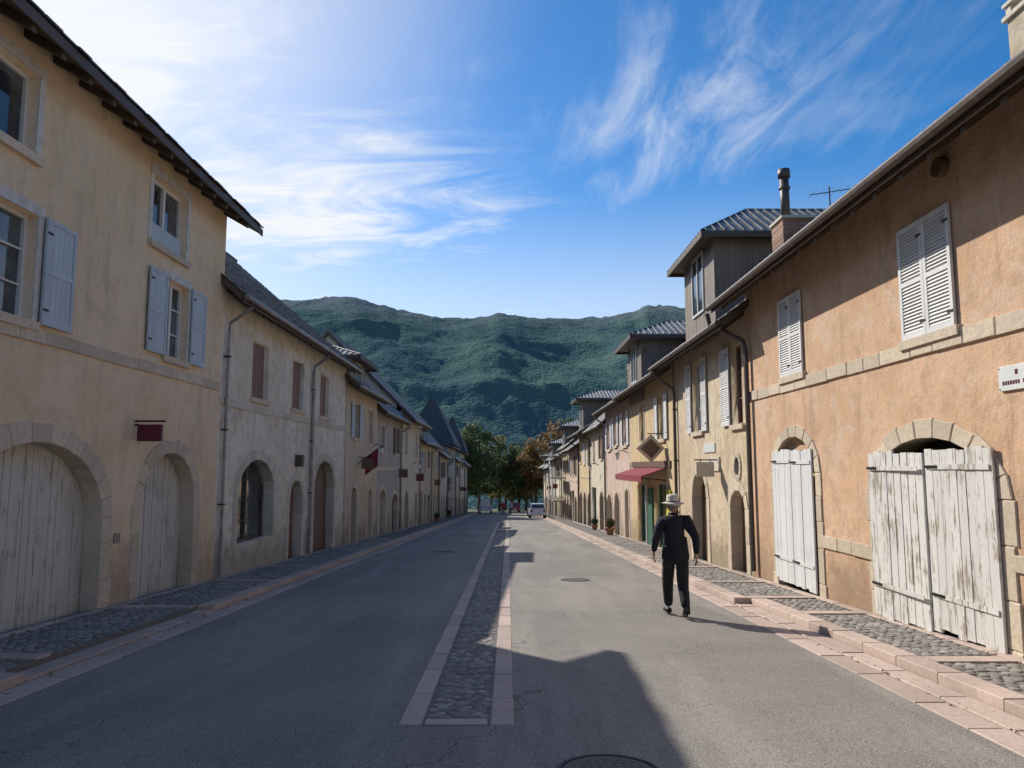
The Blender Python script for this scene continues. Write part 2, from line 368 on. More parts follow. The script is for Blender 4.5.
def building(name,s,y0,y1,ze,wmat,ops,pitch=40,over=.6,depth=9,W=None,roof='slate',tile=(.34,.30),string=None,gutter='zinc',rafters=True,verge=.25,strmat='stone'):
    W=WW(s) if W is None else W
    root=empty(name); F=Fac(s,W,root)
    tp=math.tan(math.radians(pitch)); cp=math.cos(math.radians(pitch)); sp=math.sin(math.radians(pitch))
    zt=ze+over*tp-.02; zb=min(road(y0),road(y1))-.6
    holes=[]
    for o in ops:
        if o[0]=='arch': holes.append(arch_loop(*o[1:6]))
        elif o[0]=='rect': holes.append([(o[1],o[3]),(o[2],o[3]),(o[2],o[4]),(o[1],o[4])])
    t=.4
    slab('facade_wall',[(y0,zb),(y1,zb),(y1,zt),(y0,zt)],holes,lambda u,v,w:(s*(W-(w-t/2)),u,v),t,M[wmat],root)
    rid=depth/2; mb=MB()
    prof=[(.41,zb),(depth,zb),(depth,zt),(rid,zt+rid*tp),(.41,zt+.41*tp)]
    mb.hexa([(s*(W+o),y0+.006,z) for o,z in prof],[(s*(W+o),y1-.006,z) for o,z in prof])
    mb.make('building_body',M[wmat],root)
    mb=MB(); th=.13; ya,yb=y0-verge,y1+verge
    def rp(o,dz=0): return ze+(over-o)*tp+dz
    a=[(over,0),( -rid,0),(-rid,th/cp),(over,th/cp)]
    mb.hexa([(s*(W-o),ya,rp(o,d)) for o,d in a],[(s*(W-o),yb,rp(o,d)) for o,d in a])
    zr=rp(-rid)
    b=[(-rid-.002,zr),(-depth-over,zr-(rid+over)*tp),(-depth-over,zr-(rid+over)*tp+th/cp),(-rid-.002,zr+th/cp)]
    mb.hexa([(s*(W-o),ya,z) for o,z in b],[(s*(W-o),yb,z) for o,z in b])
    mb.make('roof_deck',M['darkwood'],root)
    L=(rid+over)/cp; tl=MB()
    if roof=='slate':
        row,tw=tile; d=-.05; k=0
        while d<L:
            y=ya-.03+(0 if k%2 else -tw/2)
            while y<yb:
                w=tw*U(.85,1.1); e=U(-.02,.02); lift=U(.0,.02)
                if d<0: e=U(-.05,.03)
                y2=min(y+w-.008,yb+.03); yy=max(y,ya-.03)
                if y2-yy>.05:
                    def q(dd,h): return (over-dd*cp, ze+dd*sp+th/cp+h)
                    pts=[q(d+e,.045+lift),q(d+row*1.25+e,.012),q(d+row*1.25+e,-.004),q(d+e,.02+lift)]
                    tl.hexa([(s*(W-o),yy,z) for o,z in pts],[(s*(W-o),y2,z) for o,z in pts])
                y+=w
            d+=row; k+=1
        tb=MB(); b=[(-rid,zr+th/cp+.003),(-depth-over,zr-(rid+over)*tp+th/cp+.003),(-depth-over,zr-(rid+over)*tp+th/cp+.04),(-rid,zr+th/cp+.05)]
        tb.hexa([(s*(W-o),ya,z) for o,z in b],[(s*(W-o),yb,z) for o,z in b]); tb.make('roof_back',M['slate'],root)
        tl.tube([(s*(W+rid),ya,zr+th/cp+.05),(s*(W+rid),yb,zr+th/cp+.05)],.09)
        tl.make('roof_tiles',M['slate'],root)
    else:
        a=[(over+.05,th/cp+.003),(-rid,th/cp+.003),(-rid,th/cp+.03),(over+.05,th/cp+.03)]
        tl.hexa([(s*(W-o),ya-.03,rp(o,d)) for o,d in a],[(s*(W-o),yb+.03,rp(o,d)) for o,d in a])
        y=ya
        while y<yb:
            a=[(over+.05,th/cp+.03),(-rid,th/cp+.03),(-rid,th/cp+.07),(over+.05,th/cp+.07)]
            tl.hexa([(s*(W-o),y,rp(o,d)) for o,d in a],[(s*(W-o),y+.035,rp(o,d)) for o,d in a]); y+=.28
        b=[(-rid,zr+th/cp+.003),(-depth-over,zr-(rid+over)*tp+th/cp+.003),(-depth-over,zr-(rid+over)*tp+th/cp+.04),(-rid,zr+th/cp+.05)]
        tl.hexa([(s*(W-o),ya,z) for o,z in b],[(s*(W-o),yb,z) for o,z in b])
        tl.make('roof_sheet',M['metalroof'],root)
    if rafters:
        y=y0+.2
        while y<y1:
            a=[(over-.04,-.12),(-.0,-.12),(-.0,-.004),(over-.04,-.004)]
            F.get('rafter','darkwood').hexa([F.P(o,y,rp(o,d)) for o,d in a],[F.P(o,y+.09,rp(o,d)) for o,d in a]); y+=.62
    F.bx('fascia','darkwood',ya,yb,ze-.02,ze+.12,over-.01,over+.02)
    if gutter: F.get('gutter',gutter).tube([F.P(over+.09,ya,ze+.10),F.P(over+.09,yb,ze+.07)],.06)
    if string: stringcourse(F,y0,y1,string[0],string[1],strmat)
    for o in ops:
        if o[0]=='arch':
            _,yc,a,z0,zs,b,fill,w,mat=o
            if w: surround(F,yc,a,z0,zs,b,w,mat)
            top=zs+b
            if fill in ('greywood','whitewood','brownwood','redbrown','greenshut'):
                planks(F,yc-a-.02,yc+a+.02,z0,top+.02,-.27,fill)
            elif fill=='window': window(F,yc-a,yc+a,z0,top,.30,'darkwood',3)
            elif fill=='halfwood':
                planks(F,yc-a-.02,yc+a+.02,z0,zs+.1,-.27,'brownwood'); window(F,yc-a,yc+a,zs+.1,top,.29,'darkwood',0)
            elif fill=='shop':
                window(F,yc-a,yc+a,z0+.5,top,.2,'green',0); F.bx('shop_panel','green',yc-a,yc+a,z0,z0+.5,-.25,-.15)
        else:
            _,a,b,z0,z1,fill,extra=o
            if extra.get('lint'): lintel(F,a,b,z0,z1,extra['lint'])
            sill(F,a,b,z0,extra.get('sill','stone'))
            if fill=='window': window(F,a,b,z0,z1,.16,extra.get('frame','winframe'),extra.get('bars',2))
            elif fill=='closed':
                m=(a+b)/2; window(F,a,b,z0,z1,.3)
                shutter(F,a-.03,m-.005,z0-.02,z1+.03,.015,extra['sh']); shutter(F,m+.005,b+.03,z0-.02,z1+.03,.015,extra['sh'])
            elif fill=='wood': planks(F,a,b,z0,z1,-.12,extra.get('mat','redbrown'),.12,True,False,'closed_panel')
            if 'open' in extra:
                hw=(b-a)/2
                shutter(F,a-hw-.06,a-.06,z0-.02,z1+.02,.03,extra['open'],extra.get('louver',False)); shutter(F,b+.06,b+hw+.06,z0-.02,z1+.02,.03,extra['open'],extra.get('louver',False))
    return root,F

def chimney(parent,x0,x1,y0,y1,zb,zt,pipe=0,mat='brick',cap=True):
    mb=MB(); z=zb
    if mat=='brick':
        while z<zt-.01:
            h=min(.09,zt-z); e=U(-.004,.004); mb.box(x0+e,x1+e,y0-e,y1-e,z,z+h-.008); z+=h
    mb.box(x0+.01,x1-.01,y0+.01,y1-.01,zb,zt-.002)
    mb.make('chimney_stack',M[mat],parent)
    m2=MB(); m2.box(x0-.04,x1+.04,y0-.04,y1+.04,zt,zt+.06)
    if cap:
        for a,b in ((x0,y0),(x1-.1,y0),(x0,y1-.1),(x1-.1,y1-.1)): m2.box(a,a+.1,b,b+.1,zt+.06,zt+.2)
        m2.box(x0-.03,x1+.03,y0-.03,y1+.03,zt+.2,zt+.25)
    m2.make('chimney_cap',M['stoneP'],parent)
    if pipe:
        m3=MB(); c=(x0+.2,(y0+y1)/2); m3.tube([(c[0],c[1],zt),(c[0],c[1],zt+pipe)],.10,12); m3.tube([(c[0],c[1],zt+pipe*.75),(c[0],c[1],zt+pipe*.75+.05)],[.125,.125],12); m3.tube([(c[0],c[1],zt+pipe+.01),(c[0],c[1],zt+pipe+.2)],[.14,.13],12)
        m3.make('flue_pipe',M['brownpipe'],parent,True)

def dormer(parent,s,W,y0,y1,zb,ze,front,depth,rise,over=.45,mat='timber'):
    F=Fac(s,W,parent); yc=(y0+y1)/2
    y=y0
    while y<y1-.01:
        w=min(.16,y1-y); F.bx('dormer_wall',mat,y+.003,y+w-.003,zb,ze,front-.05,front+U(0,.008)); y+=w
    o=front-.05
    while o>-depth:
        for yy0,yy1 in ((y0-.0,y0+.04),(y1-.04,y1)):
            F.bx('dormer_wall',mat,yy0+U(-.008,0),yy1,zb,ze,o-.16,o-.005)
        o-=.16
    F.bx('dormer_core','darkwood',y0+.02,y1-.02,zb,ze,-depth,front-.03)
    w0,w1=yc-.55,yc+.55; z0,z1=zb+.35*(ze-zb),ze-.15
    F.bx('glass','glass',w0,w1,z0,z1,front+.01,front+.02)
    for a,b,c,d in ((w0-.06,w0,z0-.06,z1+.06),(w1,w1+.06,z0-.06,z1+.06),(w0,w1,z0-.06,z0),(w0,w1,z1,z1+.06),(yc-.03,yc+.03,z0,z1)): F.bx('window_frame','winframe',a,b,c,d,front+.008,front+.05)
    ya,yb=y0-over,y1+over; fo=front+over; hr=fo-(yb-ya)/2*.9
    e=[F.P(fo,ya,ze),F.P(fo,yb,ze),F.P(-depth,yb,ze),F.P(-depth,ya,ze),F.P(hr,yc,ze+rise),F.P(-depth,yc,ze+rise)]
    mb=F.get('dormer_roof','metalroof'); n=len(mb.v); mb.v+=e; mb.f+=[(n,n+1,n+4),(n+1,n+2,n+5,n+4),(n+3,n,n+4,n+5),(n,n+3,n+2,n+1),(n+2,n+3,n+5)]
    F.bx('dormer_fascia','darkwood',ya-.01,yb+.01,ze-.16,ze-.004,fo-.04,fo+.01)
    F.bx('dormer_fascia','darkwood',ya-.01,ya+.03,ze-.16,ze-.004,-depth,fo-.05); F.bx('dormer_fascia','darkwood',yb-.03,yb+.01,ze-.16,ze-.004,-depth,fo-.05)
    F.bx('dormer_soffit','darkwood',ya+.04,yb-.04,ze-.07,ze-.01,-depth+.01,fo-.06)
    def rib(p,q):
        p=Vector(p);q=Vector(q); mb.tube([p+Vector((0,0,.02)),q+Vector((0,0,.02))],.024,4)
    o=fo-.12
    while o>-depth:
        k=1 if o<hr else (fo-o)/(fo-hr)
        for yy in (ya,yb): rib(F.P(o,yy,ze),F.P(o,yy+(yc-yy)*k,ze+rise*k))
        o-=.24
    y=ya+.12
    while y<yb:
        k=1-abs(y-yc)/(yc-ya); rib(F.P(fo,y,ze),F.P(fo+(hr-fo)*k,y,ze+rise*k)); y+=.24
    rib(F.P(fo,ya,ze),F.P(hr,yc,ze+rise)); rib(F.P(fo,yb,ze),F.P(hr,yc,ze+rise)); rib(F.P(hr,yc,ze+rise),F.P(-depth,yc,ze+rise))
    F.flush()

# ================================================================ LEFT ROW
ops=[('arch',10.0,1.62,-2.7,-.78,1.11,'greywood',.28,'stone'),
     ('arch',13.9,1.08,-2.8,-.62,.88,'greywood',.25,'stone'),
     ('arch',4.5,1.6,-2.5,-.7,1.05,'greywood',.28,'stone'),
     ('rect',8.35,9.62,1.88,3.28,'window',{'lint':'concrete','bars':2}),
     ('rect',13.38,14.30,2.0,3.42,'window',{'lint':'concrete','bars':2}),
     ('rect',3.6,4.8,1.9,3.3,'window',{'lint':'concrete'}),
     ('rect',8.1,9.45,4.05,5.12,'window',{'lint':'concrete','bars':0}),
     ('rect',12.68,14.08,3.92,5.12,'window',{'lint':'concrete','bars':0})]
h,F=building('ochre_townhouse',-1,-6,16.07,5.28,'L1',ops,pitch=30,over=.55,gutter=None,string=(1.62,1.80),verge=.7,tile=(.30,.34))
for a,b in ((12.64,13.30),(14.38,15.04)): shutter(F,a,b,1.98,3.45,.04,'blueshut',False)
shutter(F,9.72,10.40,1.86,3.3,.05,'blueshut',False)
F.bx('balustrade_panel','blueshut',12.7,14.06,3.93,4.30,-.12,-.08)
F.bx('sign_bracket','iron',12.49,12.51,.74,.77,0,.5)
F.bx('vent','zinc',12.0,12.18,-1.2,-1.05,0,.02)
F.flush()
sg=empty('hanging_shop_sign'); mb=MB(); mb.box(-6.15,-5.74,12.47,12.53,.42,.70); mb.make('panel',M['signred'],sg,bevel=.01)
mb=MB(); mb.box(-6.08,-5.82,12.464,12.468,.50,.515); mb.box(-6.05,-5.86,12.464,12.468,.59,.62); mb.make('lettering',M['awning'],sg)
mb=MB(); mb.box(-6.2,-6.14,12.485,12.515,.68,.71); mb.make('arm',M['iron'],sg)

ops=[('arch',18.75,1.32,-1.80,-.62,.80,'window',.24,'stoneP'),
     ('arch',22.2,.66,-3.0,-.95,.58,'redbrown',.22,'stoneP'),
     ('arch',25.6,1.38,-3.2,-.72,.92,'brownwood',.26,'stoneP'),
     ('rect',18.1,19.3,1.68,3.08,'wood',{'mat':'redbrown'}),
     ('rect',21.5,22.7,1.68,3.08,'wood',{'mat':'redbrown'}),
     ('rect',24.7,25.9,1.68,3.08,'wood',{'mat':'redbrown'})]
h2,F=building('cream_townhouse',-1,16.08,28.6,3.55,'L2',ops,pitch=40.4,over=.5,string=(1.33,1.50),strmat='stoneP',W=6.21,verge=.2,tile=(.26,.28))
downpipe(F,23.55,3.6,.58,'zinc'); downpipe(F,16.3,3.6,.58,'zinc',.035)
F.bx('light_box','darkwood',22.0,22.25,.0,.35,.0,.2)
F.flush()

def auto(name,s,y0,y1,ze,wmat,seed,over=.5,pitch=40,bay=3.1,depth=9,W=None,shut=None,tile=(.4,.4),shop=False,gutter='zinc',storeys=1,skip=()):
    random.seed(seed); W=WW(s)+U(-.10,.16) if W is None else W
    n=max(1,round((y1-y0)/(bay*U(.85,1.2)))); w=(y1-y0)/n; ops=[]
    for i in range(n):
        if i in skip: continue
        yc=y0+w*(i+.5)+U(-.3,.3); g=road(yc)+.05
        k=random.choice(['a','a','d','b']) if not shop else random.choice(['s','a','s'])
        if k=='a': ops.append(('arch',yc,U(.85,1.2),g-.3,g+U(1.3,1.7),U(.55,.85),random.choice(['greywood','brownwood','halfwood','window','brownwood']),.24,'stone'))
        elif k=='d': ops.append(('arch',yc,U(.5,.65),g-.3,g+1.85,.35,random.choice(['brownwood','redbrown','greenshut']),.2,'stone'))
        elif k=='s': ops.append(('arch',yc,1.15,g-.2,g+2.5,0,'shop',0,'stone'))
        else: ops.append(('arch',yc,.55,g-.3,g+1.8,.4,random.choice(['brownwood','greywood']),.2,'stone'))
        hw=U(.42,.56); yc+=U(-.25,.25)
        top=ze-U(.3,.55)
        for st in range(storeys):
            z1=top-st*2.6; z0=z1-U(1.2,1.5)
            f=random.choice(['open','open','closed','plain','plain']); sh=shut or random.choice(['whiteshut','brownwood','greenshut','blueshut','redbrown'])
            if f=='open': ops.append(('rect',yc-hw,yc+hw,z0,z1,'window',{'open':sh}))
            elif f=='closed': ops.append(('rect',yc-hw,yc+hw,z0,z1,'closed',{'sh':sh}))
            else: ops.append(('rect',yc-hw,yc+hw,z0,z1,'window',{'lint':'stone'}))
    zs=road((y0+y1)/2)+3.3
    r,F=building(name,s,y0,y1,ze,wmat,ops,pitch=pitch,over=over,depth=depth,W=W,tile=tile,string=(zs,zs+.16) if R()<.5 else None,gutter=gutter)
    if R()<.8: downpipe(F,y1-.3,ze,over+.08,random.choice(['zinc','brownpipe']))
    if R()<.35:
        yy=U(y0+1,y1-1); z=road(yy)+3.0; F.bx('projecting_sign',random.choice(['signred','brownwood']),yy,yy+.05,z,z+.45,.15,.65); F.bx('sign_bracket','iron',yy+.02,yy+.04,z+.47,z+.5,0,.68)
    return r,F
r3,F=auto('ochre_house',-1,28.61,35.5,2.95,'beige',3,pitch=38)
F.flush(); dormer(r3,-1,WL,29.4,32.6,2.6,4.35,-.05,4.5,.75,.5)
r4,F=auto('grey_house',-1,35.51,44,2.45,'grey',5,pitch=42); F.flush(); dormer(r4,-1,WL,37,39.4,2.4,3.6,-.6,3,.5,.35)
r5,F=auto('grey_house',-1,44.01,52.5,2.6,'cream2',8,pitch=45,over=.7); F.flush()
r6,F=auto('cream_house',-1,52.51,61,1.55,'beige',12,pitch=38); F.flush(); dormer(r6,-1,WL,54,56.5,1.4,2.8,-.2,4,.6)
r7,F=auto('ochre_house',-1,61.01,69,1.55,'ochre2',15,pitch=48,over=.3); F.flush()
r7,F=auto('row_house',-1,69.01,77,.75,'cream2',16,pitch=36,over=.6); F.flush()
def pyr(mb,x0,x1,y0,y1,z0,z1,k=.06,rows=16):
    cx,cy=(x0+x1)/2,(y0+y1)/2; rs=[]
    for i in range(rows+1):
        t=i/rows*(1-k); t=t if i else 0
        for dz,e in ((0,.05),(.0,0)):
            rs.append([(cx+(x-cx)*(1-t)+(e if x>cx else -e),cy+(y-cy)*(1-t)+(e if y>cy else -e),z0+(z1-z0)*i/rows+dz) for x,y in ((x0,y0),(x1,y0),(x1,y1),(x0,y1))])
    mb.rings(rs)
r8,F=auto('pavilion_house',-1,77.01,88,1.9,'grey',18,pitch=15,storeys=2); F.flush()
mb=MB(); pyr(mb,-11.2,-5.4,77.3,87.6,2.15,7.6); mb.make('steep_slate_roof',M['slateD'],r8)
y=88.01; i=0
for L,ze,c in ((9,.5,'beige'),(8,1.6,'cream2'),(8,.0,'beige')):
    r,F=auto('row_house',-1,y,y+L,ze,c,30+i,tile=(.6,.6),pitch=(40,20,44)[i]); F.flush()
    if i==1:
        mb=MB(); pyr(mb,-9.5,-5.4,y+.2,y+6.6,ze+.25,ze+5); mb.make('steep_slate_roof',M['slateD'],r)
    y+=L+.01; i+=1
random.seed(99)
# ================================================================ RIGHT ROW
ops=[('arch',9.52,1.36,-2.7,-.35,.72,'none',.24,'stone'),
     ('arch',13.95,.98,-2.9,-.1,.66,'none',.22,'stone'),
     ('arch',4.0,1.36,-2.5,-.3,.7,'whitewood',.27,'stone'),
     ('rect',8.70,9.82,1.66,3.12,'closed',{'sh':'whiteshut'}),
     ('rect',13.30,14.33,1.70,3.16,'closed',{'sh':'whiteshut'}),
     ('rect',3.5,4.6,1.66,3.12,'closed',{'sh':'whiteshut'})]
hr,F=building('salmon_townhouse',1,-6,16.43,3.46,'R1',ops,pitch=37,over=.72,string=(1.42,1.62),roof='metal',verge=.15,gutter='brownpipe')
def leafdoor(F,y0,y1,z0,z1,out,mat,tilt=0):
    n=max(3,round((y1-y0)/.17)); w=(y1-y0)/n
    for i in range(n):
        o=out+U(-.006,.007)+tilt*i
        F.bx('garage_door',mat,y0+i*w+.005,y0+(i+1)*w-.005,z0+U(0,.06),z1+U(-.025,.02),o-.03,o)
    for zz in (z0+.45,z1-.22): 
        F.bx('door_strap',mat,y0+.04,y1-.1,zz-.03,zz+.03,out+.008+tilt*n,out+.018+tilt*n)
        F.bx('hinge','iron',y1-.3,y1-.02,zz-.018,zz+.018,out+.018+tilt*n,out+.024+tilt*n)
g=road(9.5)
leafdoor(F,8.12,9.44,g+.13,.22,.07,'whitewood'); leafdoor(F,9.47,10.85,g+.06,.20,.09,'whitewood',.004)
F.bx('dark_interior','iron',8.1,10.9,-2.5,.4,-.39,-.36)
leafdoor(F,13.02,13.96,road(13.9)+.16,.30,.06,'whiteshut'); leafdoor(F,13.98,14.95,road(13.9)+.16,.32,.06,'whiteshut')
F.bx('tympanum','R1',12.9,15,.2,.62,-.3,-.12)
stringcourse(F,10.95,12.9,-1.34,-1.14,'stone',.035)
stringcourse(F,5.4,8.0,-1.10,-.92,'stone',.035)
F.get('downpipe','brownpipe').tube([F.P(.78,16.75,3.45),F.P(.74,16.7,3.2),F.P(.12,16.28,2.75),F.P(.09,16.25,2.5),F.P(.09,16.22,-2.2)],.055)
F.get('tie_beam_end','brownwood').tube([F.P(-.05,8.75,3.62),F.P(.10,8.75,3.62)],.12,14)
F.flush()
chimney(hr,6.05,6.8,16.0,16.7,3.4,5.45,1.05,'brick',False); chimney(hr,6.87,7.5,9.0,9.7,3.9,6.1,0,'render',True)
nm=empty('street_name_sign'); mb=MB(); mb.box(5.27,5.297,7.42,7.98,.80,1.06); mb.make('plate',M['signwhite'],nm,bevel=.004)
mb=MB()
for k in range(11):
    if k!=3: mb.box(5.2665,5.2695,7.49+k*.04,7.515+k*.04,.86,.90)
mb.box(5.2665,5.2695,7.67,7.71,.96,1.01); mb.make('lettering',M['signred'],nm)
mb=MB()
for zz in (.82,1.04):
    for yy in (7.44,7.96): mb.tube([(5.29,yy,zz),(5.262,yy,zz)],.006,6)
mb.make('screws',M['iron'],nm)
an=empty('tv_aerial'); mb=MB(); mb.tube([(7.2,16.2,4.2),(7.2,16.2,6.25)],.015,6); mb.tube([(6.75,16.2,6.05),(8.0,16.2,6.25)],.010,6)
for k in range(7): mb.tube([(6.8+k*.18,15.95,6.06+k*.03),(6.8+k*.18,16.45,6.06+k*.03)],.005,5)
mb.make('mast_and_elements',M['iron'],an)

ops=[('rect',16.95,17.75,.98,2.85,'window',{'frame':'redbrown'}),
     ('rect',20.5,21.55,.98,2.95,'window',{'open':'whiteshut','louver':True}),
     ('arch',17.55,.56,-2.9,-.95,.42,'redbrown',.24,'stone'),
     ('arch',21.05,.78,-3.1,-.85,.70,'brownwood',.24,'stone')]
h,F=building('sand_townhouse',1,16.44,23.9,3.05,'R2',ops,pitch=36,over=.65,W=5.33,tile=(.3,.3),gutter='brownpipe')
shutter(F,17.83,18.5,.98,2.87,.03,'whiteshut')
F.bx('wall_plate','signwhite',19.3,20.4,.38,.62,.0,.03); F.bx('wall_plate','stoneP',18.9,19.9,-.1,.25,.0,.04)
n=18
for k in range(n):
    t0=2*math.pi*k/n+.01; t1=2*math.pi*(k+1)/n-.01
    q=[(17.5+.18*math.cos(t0),.0+.22*math.sin(t0)),(17.5+.32*math.cos(t0),.0+.36*math.sin(t0)),(17.5+.32*math.cos(t1),.0+.36*math.sin(t1)),(17.5+.18*math.cos(t1),.0+.22*math.sin(t1))]
    F.block('oval_surround','stone',q,-.02,.03)
F.get('oval_pane','glass').tube([F.P(-.02,17.5,.0),F.P(.008,17.5,.0)],.19,18)
downpipe(F,23.6,3.0,.72,'brownpipe')
F.flush(); dormer(h,1,5.33,18.7,21.9,3.3,5.9,.06,6.5,1.25,.42)
ps=empty('projecting_sign'); mb=MB(); mb.box(4.75,5.2,19.0,19.06,-.25,.12); mb.make('board',M['stoneP'],ps,bevel=.01); mb=MB(); mb.box(4.7,5.33,19.02,19.04,.16,.19); mb.box(4.85,4.87,19.02,19.04,.12,.16); mb.box(5.1,5.12,19.02,19.04,.12,.16); mb.make('bracket',M['iron'],ps)

ops=[('arch',26.2,1.0,-3.3,-.6,0,'shop',0,'stone'),('arch',29.6,1.2,-3.5,-.7,0,'shop',0,'stone'),
     ('rect',25.2,26.2,.95,2.4,'window',{'open':'whiteshut'}),('rect',29.0,30.0,.95,2.4,'window',{'lint':'stone'})]
h,F=building('gold_shop_house',1,23.91,32.3,2.85,'ochre2',ops,pitch=36,over=.6,W=5.27,tile=(.35,.35),gutter='brownpipe')
F.bx('shop_panel','yellow',24.3,24.9,road(24.5)+.1,-.75,.0,.08); F.bx('shop_panel','green',27.4,28.2,road(28)+.1,-.8,.0,.07); F.bx('shop_panel','signwhite',28.3,28.38,road(28)+.1,-.7,.0,.12)
F.bx('awning_fascia','brownwood',24.3,31.8,-.02,.2,.0,.06)
F.flush(); dormer(h,1,5.27,28.8,32.0,2.6,5.05,.1,5.5,.9,.5)
aw=empty('shop_awning'); mb=MB()
y=25.0; k=0
while y<31.0:
    a=[(0.02,-.03),(.85,-.30),(.85,-.33),(0.02,-.06)]
    mb.hexa([(5.27-o,y,z) for o,z in a],[(5.27-o,y+.3-.004,z) for o,z in a])
    a=[(.85,-.305),(.87,-.305),(.87,-.52+.03*(k%2)),(.85,-.52+.03*(k%2))]
    mb.hexa([(5.27-o,y,z) for o,z in a],[(5.27-o,y+.3-.004,z) for o,z in a]); y+=.3; k+=1
mb.make('canvas',M['awning'],aw)
mb=MB()
for yy in (25.1,28,30.8): mb.tube([(5.25,yy,-.45),(4.44,yy,-.37)],.018,6)
mb.make('arms',M['iron'],aw)
ds=empty('diamond_shop_sign'); mb=MB(); c=(4.82,25.3,.62)
mb.hexa([(c[0]-.5,c[1],c[2]),(c[0],c[1],c[2]-.48),(c[0]+.45,c[1],c[2]),(c[0],c[1],c[2]+.48)],[(c[0]-.5,c[1]+.06,c[2]),(c[0],c[1]+.06,c[2]-.48),(c[0]+.45,c[1]+.06,c[2]),(c[0],c[1]+.06,c[2]+.48)]); mb.make('board',M['stone'],ds)
mb=MB(); mb.hexa([(c[0]-.36,c[1]-.01,c[2]),(c[0],c[1]-.01,c[2]-.34),(c[0]+.31,c[1]-.01,c[2]),(c[0],c[1]-.01,c[2]+.34)],[(c[0]-.36,c[1]-.003,c[2]),(c[0],c[1]-.003,c[2]-.34),(c[0]+.31,c[1]-.003,c[2]),(c[0],c[1]-.003,c[2]+.34)]); mb.make('painted_face',M['brownwood'],ds)
mb=MB(); mb.box(4.7,5.3,25.32,25.34,1.1,1.13); mb.make('bracket',M['iron'],ds)

y=32.31; i=0
for L,ze,c,dm in ((8.5,2.75,'pink',0),(8,2.1,'cream2',0),(9,2.1,'ochre2',2.6),(8,1.2,'pink',0),(9,1.5,'R2',2.2),(9,.6,'cream2',0),(10,.7,'grey',2),(10,-.3,'pink',0),(10,-.3,'cream2',1.8)):
    r,F=auto('row_house',1,y,y+L,ze,c,60+i,tile=(.45,.45) if y<60 else (.7,.7),shut='whiteshut' if i%2==0 else None,shop=(i in (1,3)),over=(.55,.4,.8)[i%3],pitch=(36,42,34)[i%3],gutter='zinc' if i%2 else 'brownpipe')
    F.flush()
    if dm: dormer(r,1,WR,y+3,y+6,ze-.2,ze+dm,.1,5,.7,.55)
    if i%2: chimney(r,7.0,7.6,y+2,y+2.7,ze+1,ze+3.6)
    y+=L+.01; i+=1
random.seed(5)
sc=empty('scaffolding'); mb=MB()
for xx in (3.9,5.0):
    for yy in (66,68.5,71,73.5): mb.tube([(xx,yy,road(yy)+.1),(xx,yy,1.6)],.03,6)
for zz in (-3.0,-1.0,.9):
    for xx in (3.9,5.0):
        for k in (0,1): mb.tube([(xx,65.8,zz+k*.9),(xx,73.7,zz+k*.9)],.025,6)
    for yy in (66,68.5,71,73.5): mb.tube([(3.8,yy,zz),(5.1,yy,zz)],.025,6)
for yy,z0 in ((66,-3.0),(68.5,-1.0),(71,-3.0)): mb.tube([(3.88,yy,z0),(3.88,yy+2.5,z0+1.9)],.022,6)
mb.make('tubes',M['zinc'],sc)
mb=MB()
for zz in (-3.0,-1.0,.9):
    for k in range(4): mb.box(3.95+k*.26,4.18+k*.26,65.8,73.7,zz+.03,zz+.07)
mb.make('deck_boards',M['timber'],sc)

# ================================================================ GROUND
xs=[-6000,-3000,-1200,-500,-200,-80,-30,-12,0,12,30,80,200,500,1200,3000,6000]
ys=[-3000,-600,-100,-20,0,20,60,100,150,170,220,300,450,700,1000,1400,2200,4000,7000]
vv=[(x,yy,(road(max(yy,-40)) -.06)) for yy in ys for x in xs]; nx=len(xs)
ff=[(j*nx+i,j*nx+i+1,(j+1)*nx+i+1,(j+1)*nx+i) for j in range(len(ys)-1) for i in range(nx-1)]
mb=MB(); mb.v=vv; mb.f=ff; g=mb.make('ground',M['ground'])
RL,RR=-4.25,3.45
mb=MB(); Y0,Y1=-8,124
mb.sbox(RL-.02,RR+.02,Y0,Y1,-.05,0); mb.make('road',M['asphalt'])
kb=MB()
def blocks(x0,x1,y0,y1,z0,z1,L=(.7,1.1)):
    y=y0
    while y<y1-.01:
        l=min(U(*L),y1-y); e=U(-.004,.004); g=.006
        P0,P1=road(y+g),road(y+l-g)
        b=[(x0+g/2,y+g,P0+z0),(x1-g/2,y+g,P0+z0),(x1-g/2,y+l-g,P1+z0),(x0+g/2,y+l-g,P1+z0)]
        t=[(x0+g/2+.01,y+g+.01,P0+z1+e),(x1-g/2-.01,y+g+.01,P0+z1+e),(x1-g/2-.01,y+l-g-.01,P1+z1+e),(x0+g/2+.01,y+l-g-.01,P1+z1+e)]
        m=[(p[0],p[1],p[2]+(z1-z0)-.010+e) for p in b]
        kb.rings([b,m,t]); y+=l
blocks(-4.56,-4.26,-6,124,-.05,.008)
blocks(-4.84,-4.57,-6,7.4,-.05,.10); blocks(-4.84,-4.57,12.0,124,-.05,.10)
blocks(-4.84,-4.57,7.41,11.99,-.05,.03)
blocks(3.46,3.74,-6,124,-.05,.008)
blocks(3.75,4.0,12.75,124,-.05,.11); blocks(4.02,4.28,-6,12.7,-.05,.11); blocks(3.75,4.01,-6,12.7,-.05,.02)
blocks(3.75,4.28,12.72,12.745,-.05,.112,(1,1.1))
blocks(-.85,-.66,6.0,62,-.05,.006); blocks(-.14,.05,6.0,62,-.05,.006)
blocks(-.65,-.15,6.0,6.18,-.05,.005,(1,1.2))
kb.make('kerb_stones',M['pink_kerb'])
mb=MB(); mb.sbox(-6.3,-4.845,-6,124,-.05,.083); mb.make('pavement',M['mortar'])
